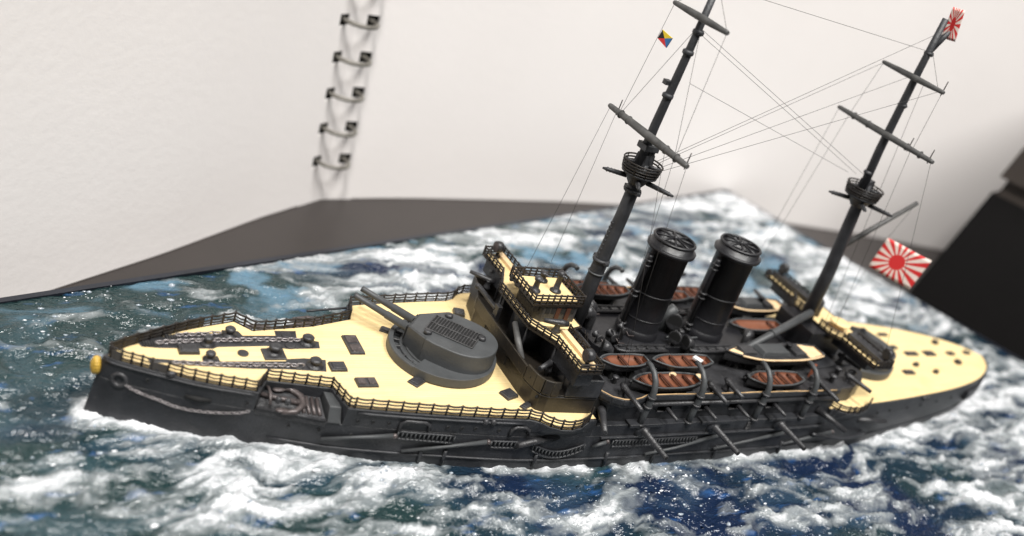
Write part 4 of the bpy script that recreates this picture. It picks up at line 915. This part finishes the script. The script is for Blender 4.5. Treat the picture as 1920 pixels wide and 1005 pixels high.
def cowl(x, y, h, r_, az):
    ca, sa = math.cos(az), math.sin(az)
    c_ = par('ventilator', 'dgrey', lambda m: m.tube([(x, y, 13.2), (x, y, 13.2 + h), (x + 0.25 * r_ * ca, y + 0.25 * r_ * sa, 13.2 + h + 0.8 * r_), (x + r_ * ca, y + r_ * sa, 13.2 + h + 1.2 * r_), (x + 1.9 * r_ * ca, y + 1.9 * r_ * sa, 13.2 + h + 1.25 * r_)], [r_ * 0.8, r_ * 0.8, r_ * 0.95, r_ * 1.2, r_ * 1.45], 14))
    par('cowl_mouth', 'dark', lambda m: m.tube([(x + 1.88 * r_ * ca, y + 1.88 * r_ * sa, 13.2 + h + 1.25 * r_), (x + 1.93 * r_ * ca, y + 1.93 * r_ * sa, 13.2 + h + 1.25 * r_)], r_ * 1.2, 14), c_)
for x, y, h_, r_, az in ((79.0, -3.9, 1.8, 0.8, math.pi), (91.5, -4.0, 2.2, 0.8, 3.6), (93.8, -5.2, 1.6, 0.85, math.pi), (79.0, 3.9, 2.4, 0.9, math.pi), (92.3, 4.2, 3.4, 0.9, 2.4), (107.5, -3.4, 2.0, 0.7, 0.6), (76.2, -6.8, 1.4, 0.8, 2.6), (76.4, 0.5, 3.2, 0.9, 3.0), (77.0, 5.8, 2.6, 0.9, 3.4), (93.0, -0.2, 3.0, 1.0, 4.0), (107, 4.6, 2.4, 0.9, 0.4)):
    cowl(x, y, h_, r_, az)
par('white_vent', 'grey', lambda m: m.tube([(91.2, 1.0, 13.0), (91.6, 0.6, 17.5), (92.4, 0.2, 19.2)], [0.9, 1.1, 0.8], 12))
def funnel(x):
    r_ = 3.3
    f_ = par('funnel', 'black', lambda m: m.lathe([(r_ + 0.35, 13.0), (r_ + 0.35, 15.6), (r_ + 0.05, 15.9), (r_, 16), (r_, 30.2), (r_ + 0.1, 29.9), (r_ + 0.72, 30.2), (r_ + 0.78, 30.7), (r_ + 0.6, 30.75), (r_ + 0.2, 30.8), (r_ + 0.2, 31.9), (r_ - 0.05, 31.9), (r_ - 0.1, 27.0), (0.2, 26.5)], (x, 0, 0), 40))
    for k in range(8):
        a = math.pi * 2 * k / 8 + 0.2
        par('cap_spoke', 'black', lambda m: m.tube([(x + r_ * math.cos(a), r_ * math.sin(a), 31.85), (x + r_ * 0.6 * math.cos(a), r_ * 0.6 * math.sin(a), 32.1), (x + 0.25 * math.cos(a), 0.25 * math.sin(a), 32.2)], 0.2, 6), f_)
    par('cap_ring', 'black', lambda m: m.torus((x, 0, 31.95), r_ + 0.1, 0.24, (0, 0, 1), 40, 6), f_)
    par('cap_boss', 'black', lambda m: m.ball((x, 0, 32.2), 0.5, 10, 6), f_)
    for z in (18.0, 22.5): par('funnel_band', 'black', lambda m: m.torus((x, 0, z), r_ + 0.02, 0.09, (0, 0.05, 1), 40, 5), f_)
    for sx_, sd in ((-1, -0.12), (1, 0.5)):
        a = math.atan2(sd, sx_); px, py = x + (r_ + 0.55) * math.cos(a), (r_ + 0.55) * math.sin(a)
        sp = par('steam_pipe', 'black', lambda m: m.tube([(px, py, 13), (px, py, 28.4), (px, py, 29.2)], [0.42, 0.42, 0.5], 10), f_)
        for z in (16.5, 22.6, 28.2): par('pipe_collar', 'dgrey', lambda m: (m.torus((px, py, z), 0.5, 0.17, (0, 0, 1), 12, 6), m.torus((px, py, z - 0.9), 0.5, 0.14, (0, 0, 1), 12, 6)), f_)
    return f_
funnel(85.9); funnel(100.2)
rc = random.Random(11)
for k in range(64):
    x = rc.uniform(72, 120); sd = -1 if k % 2 else 1
    y = sd * rc.choice([rc.uniform(6.9, 7.6), rc.uniform(11.4, 12.0), rc.uniform(0.5, 4.4)]); zz = 14.55 if abs(y) < 4.6 else 12.55
    if abs(y) < 4.6 and (abs(x - 85.9) < 4.6 or abs(x - 100.2) < 4.6 or x > 107 or x < 76): continue
    h_ = rc.uniform(0.6, 1.9); q = rc.random()
    if q < 0.4: par('deck_fitting', 'dgrey', lambda m: m.box((x, y, zz + h_ / 2), (rc.uniform(0.7, 1.8), rc.uniform(0.6, 1.0), h_), rc.uniform(-.2, .2), 0, 0.85))
    elif q < 0.75: par('mushroom_vent', 'dgrey', lambda m: m.lathe([(0.32, 0), (0.3, h_), (0.6, h_ + 0.05), (0.5, h_ + 0.35), (0.15, h_ + 0.45)], (x, y, zz), 12))
    else: par('stowed_spar', 'grey', lambda m: m.tube([(x, y, zz + 0.3), (x + rc.uniform(3, 6), y + rc.uniform(-.4, .4), zz + 0.35)], 0.2, 6))
for x, y, h_ in ((122.5, -12.2, 1.2), (125.2, -10.6, 1.6), (129.0, -10.8, 1.0)):
    par('mushroom_vent', 'dgrey', lambda m: m.lathe([(0.45, 0), (0.42, h_), (0.8, h_ + 0.05), (0.7, h_ + 0.35), (0.15, h_ + 0.5)], (x, y, 12.5), 12))
pivot_gun(126.6, -12.3, 13.8, 0.25, -1, -0.03, 4.6, 0.42); pivot_gun(126.6, 12.3, 13.8, 0.25, 1, -0.03, 4.6, 0.42)
# searchlight and gear cluster in front of the fore funnel
for x, y, z, s_ in ((77.6, -4.2, 16.4, 1.0), (78.4, -5.0, 18.2, 0.8), (75.6, -3.4, 15.6, 0.9), (76.5, 2.6, 17.4, 1.0)):
    w_ = par('winch', 'dgrey', lambda m: (m.lathe([(0.7 * s_, -0.9 * s_), (0.7 * s_, -0.7 * s_), (0.4 * s_, -0.6 * s_), (0.4 * s_, 0.6 * s_), (0.7 * s_, 0.7 * s_), (0.7 * s_, 0.9 * s_)], (x, y, z), 12, axis='y'), m.tube([(x, y, 14.4), (x, y, z)], 0.22, 6)))
    par('winch_crank', 'steel', lambda m: m.tube([(x + 0.2, y - 0.9 * s_, z), (x + 0.8, y - 1.1 * s_, z - 0.7), (x + 1.6, y - 1.6 * s_, z - 0.5)], 0.12, 5), w_)

# ---------------------------------------------------------------- masts
def mast(xb, zb, zt, r0, r1, zs):
    m = par('mast', 'mast', lambda m: m.tube([(xb, 0, zb), (xb, 0, zs)], [r0, r0 * 0.78], 16))
    return m
def yard(x, y0, y1, z, r_, parent, zt=0.0):
    L = y1 - y0
    y_ = par('yard', 'yard', lambda m: m.tube([(x, y0 + L * t, z + zt * (t - 0.5)) for t in (0, 0.02, 0.3, 0.5, 0.7, 0.98, 1)], [r_ * 0.55, r_ * 0.7, r_ * 0.95, r_ * 1.05, r_ * 0.95, r_ * 0.7, r_ * 0.55], 10), parent)
    return y_
def fighting_top(x, z, r_, mst, tall=1.9):
    t_ = par('fighting_top', 'mast', lambda m: m.lathe([(1.0, -2.2), (1.3, -1.8), (r_ * 0.8, -0.5), (r_, -0.3), (r_, 0.0), (r_ - 0.25, 0.02), (r_ - 0.4, 0.0), (0.9, 0.0)], (x, 0, z), 24), mst)
    par('top_screen', 'mast', lambda m: m.lathe([(r_ * 0.93, 0.0), (r_ * 0.97, 0.95), (r_ * 0.85, 0.95), (r_ * 0.8, 0.05)], (x, 0, z), 24), mst)
    for k in range(4): par('top_ring', 'rail', lambda m: m.torus((x, 0, z + 0.25 + tall * 0.24 * k), r_ * (1.0 + 0.03 * k), 0.14, (0, 0, 1), 28, 5), mst)
    for k in range(10):
        a = 2 * math.pi * k / 10; par('top_post', 'rail', lambda m: m.tube([(x + r_ * math.cos(a), r_ * math.sin(a), z), (x + r_ * 1.08 * math.cos(a), r_ * 1.08 * math.sin(a), z + tall * 0.8)], 0.1, 5), mst)
    for a, L in ((math.radians(150), 2.9), (math.radians(-55), 3.6), (math.radians(-120), 2.2), (math.radians(60), 2.2)):
        p = Vector((x + r_ * 0.6 * math.cos(a), r_ * 0.6 * math.sin(a), z - 1.1)); dd = Vector((math.cos(a), math.sin(a), -0.02))
        par('top_outrigger', 'mast', lambda m: [m.tube([p, p + dd * L, p + dd * (L + r_ * 0.3)], [0.42, 0.32, 0.16], 6)] + [m.ball(p + dd * (0.4 + L * 0.18 * q), (0.22, 0.22, 0.42), 6, 4) for q in range(6)], mst)
    par('top_cabin', 'mast', lambda m: m.box((x + 0.2, 0.3, z + tall * 0.75), (2.6, 2.2, tall * 1.5), 0.3, 0, 0.8), mst)
    for a in (2.6, -0.7): pivot_in_top(x + 1.1 * math.cos(a), 1.1 * math.sin(a), z + tall * 0.62, a, mst)
def pivot_in_top(x, y, z, a, mst):
    par('top_gun', 'dgrey', lambda m: m.tube([(x - 0.5 * math.cos(a), y - 0.5 * math.sin(a), z), (x + 1.8 * math.cos(a), y + 1.8 * math.sin(a), z + 0.15)], [0.4, 0.2], 8), mst)
fm = par('mast', 'mast', lambda m: m.tube([(73.1, 0, 12.6), (73.2, 0, 24), (73.9, 0, 35.5), (74.0, 0, 44)], [1.25, 1.2, 1.05, 0.95], 18), label='dark grey foremast with two yards')
for z, dx in ((27.5, 73.3), (39.6, 73.9)): par('mast_band', 'mast', lambda m: (m.lathe([(1.3, -0.3), (1.45, 0), (1.3, 0.3)], (dx, 0, z), 16), m.box((dx, 0, z), (0.7, 3.6, 0.5))), fm)
par('mast_band', 'grey', lambda m: m.torus((73.3, 0, 25.3), 1.25, 0.16, (0, 0, 1), 18, 5), fm)
for k in range(22): par('mast_rung', 'mast', lambda m: m.bb(71.85 + 0.03 * k, 72.15 + 0.03 * k, -0.25, 0.25, 18 + 0.75 * k, 18.3 + 0.75 * k), fm)
tm = par('topmast', 'mast', lambda m: m.tube([(73.2, 0, 41.5), (73.3, 0, 50), (74.0, 0, 61), (74.5, 0, 71.5)], [0.72, 0.7, 0.6, 0.48], 14), fm)
for x, z in ((73.95, 61.2), (73.45, 54.6), (74.3, 64.2)): par('mast_band', 'mast', lambda m: m.lathe([(0.62, -0.4), (0.85, -0.2), (0.85, 0.2), (0.62, 0.4)], (x, 0, z), 14), fm)
par('mast_block', 'dgrey', lambda m: m.box((72.8, 0.5, 56.4), (0.9, 0.9, 0.7)), fm)
par('masthead_cap', 'mast', lambda m: m.bb(72.4, 74.9, -1.1, 1.1, 46.2, 47.1), fm)
par('masthead_cap', 'mast', lambda m: m.tube([(74.4, 0, 41.5), (74.4, 0, 47.5)], 0.75, 12), fm)
y1_ = yard(72.6, -10.4, 10.8, 48.4, 0.62, fm); yard(73.4, -6.7, 6.2, 66.3, 0.52, fm)
for y in (-7.6, -5.0, 5.2, 7.4): par('yard_band', 'yard', lambda m: m.torus((72.6, y, 48.4), 0.58, 0.12, (0, 1, 0), 12, 5), fm)
for x, y, z in ((72.6, 8.4, 48.4), (72.6, -10.0, 48.4)): par('yard_pin', 'rail', lambda m: m.tube([(x, y, z - 0.6), (x + 0.1, y, z + 1.9)], 0.09, 5), fm)
fighting_top(73.9, 42.6, 2.75, fm)
mm_ = par('mast', 'mast', lambda m: m.tube([(124.3, 0, 12.6), (124.0, 0, 28), (122.7, 0, 40), (122.3, 0, 45.5)], [1.3, 1.2, 1.05, 0.9], 18), label='dark grey mainmast with ensign gaff')
par('topmast', 'mast', lambda m: m.tube([(121.9, 0, 42), (121.1, 0, 52), (120.9, 0, 66), (121.0, 0, 74.8)], [0.75, 0.72, 0.6, 0.5], 14), mm_)
for z in (47.6, 60, 69): par('mast_band', 'mast', lambda m: m.lathe([(0.65, -0.35), (0.85, 0), (0.65, 0.35)], (121.15, 0, z), 14), mm_)
par('upper_gaff', 'mast', lambda m: m.tube([(121.0, 0, 69.0), (123.9, 0, 74.4)], [0.45, 0.5], 10), mm_)
yard(120.5, -10.8, 11.5, 54.7, 0.55, mm_); yard(120.4, -6.6, 7.0, 64.8, 0.5, mm_)
for y in (-8, -5, 4, 7.5): par('yard_band', 'yard', lambda m: m.torus((120.5, y, 54.7), 0.55, 0.12, (0, 1, 0), 12, 5), mm_)
for y, z in ((-9.9, 54.7), (-5.4, 54.7), (-6.2, 64.8)): par('yard_pin', 'rail', lambda m: m.tube([(120.5, y, z - 0.6), (120.6, y, z + 1.8)], 0.09, 5), mm_)
fighting_top(122.3, 43.4, 2.9, mm_)
par('gaff', 'yard', lambda m: m.tube([(124.4, 0, 33.6), (137.5, 0, 43.2)], [0.55, 0.42], 10), mm_)
par('derrick_boom', 'grey', lambda m: (m.tube([(123.0, -1.4, 20.0), (103.2, -6.9, 15.0)], [0.75, 0.62], 12), m.torus((112, -4.4, 17.3), 0.75, 0.2, (1, 0.28, 0.25), 12, 6), m.ball((103.0, -7.0, 15.0), 0.75, 10, 6)))

# ---------------------------------------------------------------- after bridge
ah = par('after_house', 'hull', lambda m: m.prism([(120.8, -8.6), (133.0, -7.2), (134.6, -4), (134.6, 4), (133.0, 7.2), (120.8, 8.6)], DK - 0.02, 12.9))
par('after_house_upper', 'black', lambda m: m.prism([(122.0, -4.6), (131.5, -4.2), (131.5, 4.2), (122.0, 4.6)], 12.9, 17.6))
par('battery_after_wall', 'dgrey', lambda m: m.prism([(120.9, -14.4), (127.3, -13.7), (131.0, -12.0), (133.2, -10.0), (134.4, -8.2), (134.4, -3), (120.9, -3)], DK - 0.02, 12.55))
par('rust_patch_plate', 'rust', lambda m: m.box((118.9, -10.4, 13.7), (1.6, 0.4, 2.2), 0.5), label='rust red fitting beside the after davit')
par('rust_patch_plate', 'rust', lambda m: m.box((122.9, -13.0, 10.4), (0.4, 1.0, 2.4), 0.3))
AB = [(125.6, 5.0), (125.6, -5.0), (127.0, -7.0), (127.0, -15.6), (131.4, -15.6), (131.4, -6.4), (133.2, -4.6), (133.2, 4.6), (131.4, 6.4), (131.4, 15.6), (127.0, 15.6), (127.0, 7.0)]
ab = par('after_bridge_deck', 'rail', lambda m: m.prism(AB, 17.6, 17.95))
par('after_bridge_planking', 'deck', lambda m: m.prism([(125.9, 4.9), (125.9, -4.9), (127.4, -6.8), (127.4, -15.2), (129.0, -15.2), (129.0, -5.6), (132.6, -4.4), (132.6, 4.4), (129.0, 5.6), (129.0, 15.2), (127.4, 15.2), (127.4, 6.8)], 17.9, 18.03), ab)
for sd in (-1, 1):
    par('wing_locker', 'dgrey', lambda m: m.bb(129.2, 131.3, min(sd * 6.0, sd * 15.4), max(sd * 6.0, sd * 15.4), 17.9, 18.9), ab)
    par('wing_bracket', 'hull', lambda m: m.prism([(127.4, sd * 5.0), (131.0, sd * 5.0), (130.6, sd * 13.5), (127.8, sd * 13.5)], 16.0, 17.6))
    par('bridge_post', 'dgrey', lambda m: m.tube([(128.4, sd * 8, 12.5), (128.4, sd * 8, 17.6)], 0.28, 8))
    sl = par('searchlight', 'dgrey', lambda m: m.lathe([(0.95, -0.75), (1.0, -0.2), (0.9, 0.35), (0.5, 0.7), (0.1, 0.8)], (130.4, sd * 14.5, 20.2), 16, axis='x'))
    par('searchlight_yoke', 'dgrey', lambda m: m.lathe([(0.6, 0), (0.3, 0.3), (0.3, 1.2)], (130.4, sd * 14.5, 18.85), 10), sl)
    railing([(125.7, sd * 2.2, 17.95), (125.7, sd * 5.0, 17.95), (127.1, sd * 7.0, 17.95), (127.1, sd * 15.5, 17.95), (131.3, sd * 15.5, 17.95), (131.3, sd * 6.6, 17.95)], h=1.35, gap=1.2, sag=0.05, r=0.13, post=0.15)
par('after_table', 'deck', lambda m: m.lathe([(1.9, 0), (2.0, 0.2), (1.8, 0.35), (0.2, 0.4)], (129.4, -3.4, 19.2), 24), ab)
par('after_gear', 'dgrey', lambda m: (m.lathe([(1.0, 0), (0.9, 3.0), (0.5, 3.4)], (127.6, 1.4, 18.0), 12), m.box((128.5, 3.6, 19.3), (1.4, 1.4, 2.6), 0.3), m.tube([(126.4, 2.6, 20.6), (129.4, 3.4, 20.9)], 0.3, 8)))
# poop fittings
for x, y, sx_, sy_ in ((159.7, 7.5, 3.0, 1.0), (158.2, 2.8, 1.6, 1.2), (161.4, 0.6, 4.0, 1.3), (167.4, 0.7, 3.4, 1.7), (173.8, 4.6, 1.3, 1.1), (174.6, 0.7, 2.4, 1.2), (180.6, 1.0, 2.0, 1.2), (172.9, -2.7, 1.4, 1.2), (153.4, -5.8, 3.2, 1.3), (158.1, -3.5, 1.2, 0.8), (161.6, -6.0, 1.1, 0.8)):
    hh = 0.8 if sx_ < 1.5 else 0.4
    sk = par('skylight' if sx_ > 2 else 'deck_fitting', 'dgrey', lambda m: m.box((x, y, DK + hh / 2), (sx_, sy_, hh), 0, 0, 0.85))
    if sx_ > 2: par('skylight_lid', 'steel', lambda m: m.box((x, y, DK + hh + 0.04), (sx_ * 0.7, sy_ * 0.6, 0.1)), sk)

# ---------------------------------------------------------------- flags
def flag(corners, name, mat, nx=18, ny=10, wave=0.35, label=None):
    A, B, C_, D = [Vector(p) for p in corners]       # hoist top, fly top, fly bottom, hoist bottom
    nrm = (B - A).cross(D - A).normalized(); V = []; uv = []
    for j in range(ny + 1):
        for i in range(nx + 1):
            s_, t = i / nx, j / ny; p = (A * (1 - s_) + B * s_) * (1 - t) + (D * (1 - s_) + C_ * s_) * t
            V.append(p + nrm * wave * s_ * math.sin(s_ * 7 + t * 1.2)); uv.append((s_, 1 - t))
    F_ = [(j * (nx + 1) + i, j * (nx + 1) + i + 1, (j + 1) * (nx + 1) + i + 1, (j + 1) * (nx + 1) + i) for j in range(ny) for i in range(nx)]
    m = MB(); m.add(V, F_, 0, True); o = m.build(name, mat, ship, label=label)
    ul = o.data.uv_layers.new(name='UVMap')
    for lp in o.data.loops: ul.data[lp.index].uv = uv[lp.vertex_index]
    so = o.modifiers.new('thickness', 'SOLIDIFY'); so.thickness = 0.09 * S
    return o
flag([(134.4, -0.2, 35.9), (139.9, -6.8, 35.2), (138.7, -6.5, 28.8), (133.5, 0, 29.7)], 'ensign', 'ensign', label='large rising sun naval ensign below the gaff')
flag([(121.6, 0.3, 76.8), (123.0, -1.0, 76.9), (124.4, -1.0, 71.9), (122.4, 0.3, 71.9)], 'ensign', 'ensign', 12, 10, 0.15, label='small rising sun naval ensign at the mainmast head')
zf = [Vector(p) for p in ((72.8, 5.6, 62.3), (72.8, 2.9, 62.0), (72.8, 3.4, 60.4), (72.8, 6.0, 60.9))]
zc = sum(zf, Vector()) / 4
for (a, b), mt in zip(((3, 0), (0, 1), (1, 2), (2, 3)), ('flag_black', 'flag_yellow', 'flag_blue', 'flag_red')):
    tri = [zf[a], zf[b], zc]; o_ = Vector((0.07, 0, 0))
    MB().add([p - o_ for p in tri] + [p + o_ for p in tri], [(0, 1, 2), (5, 4, 3), (0, 3, 4, 1), (1, 4, 5, 2), (2, 5, 3, 0)]).build('signal_flag', mt, ship)

# ---------------------------------------------------------------- rigging
def rig(*pts, r=0.034): par('rigging_line', 'line', lambda m: m.tube(pts, r, 5))
Fl, Fu = 48.4, 66.3
rig((73.4, 6.0, Fu), (72.6, 7.9, Fl)); rig((74.0, 0.5, 64.2), (72.6, 7.6, Fl)); rig((72.6, 8.6, Fl), (67.0, 3.4, 24.6)); rig((72.6, 10.5, Fl), (63.4, 3.9, 23.1))
rig((74.3, -0.4, 64.4), (72.6, -7.2, Fl)); rig((73.4, -6.5, Fu), (72.6, -7.4, Fl)); rig((73.4, -6.5, Fu), (74.4, -0.2, 71.0))
rig((73.4, 6.0, Fu), (74.4, 0.2, 71.0)); rig((72.6, -10.1, Fl + 1.2), (77.0, -9.2, 15.6)); rig((72.6, -7.2, Fl), (76.0, -8.0, 15.6)); rig((72.6, -4.8, Fl), (74.5, -14.5, 13.6))
rig((74.4, 0, 70.9), (121.0, 0, 69.3)); 
rig((74.3, 0, 64.2), (120.5, 1.6, 46.5)); rig((74.3, -0.4, 64.8), (120.8, -0.4, 46.9)); rig((73.6, -3.2, 57.8), (120.4, 3.2, 46.0))
rig((74.6, -2.0, 44.9), (120.4, 6.6, 64.9)); rig((74.6, -2.4, 44.3), (120.4, 0.4, 64.9)); rig((74.6, -2.6, 43.8), (120.4, -6.0, 64.9)); rig((74.8, -1.4, 45.0), (121.0, 0.2, 72.2))
rig((120.4, 6.8, 64.8), (120.5, 8.6, 54.7)); rig((120.5, 8.6, 54.7), (118, 11, 19)); rig((120.5, 11.3, 54.7), (119, 13, 16))
rig((120.4, -6.3, 64.8), (120.5, -6.2, 54.7)); rig((120.5, -6.0, 54.7), (126.0, -5.2, 19.2)); rig((120.5, -10.4, 54.7), (128.8, -15.3, 19.0))
rig((120.4, -2.4, 64.8), (125.8, -3.0, 19.0)); rig((121, 0, 70.2), (120.4, -5.4, 64.8))
rig((137.4, 0, 43.0), (134.4, -0.2, 35.8)); rig((133.5, 0, 29.8), (131.0, -1.0, 19.0)); rig((123.6, 0, 74.4), (122.0, 0.3, 71.9))
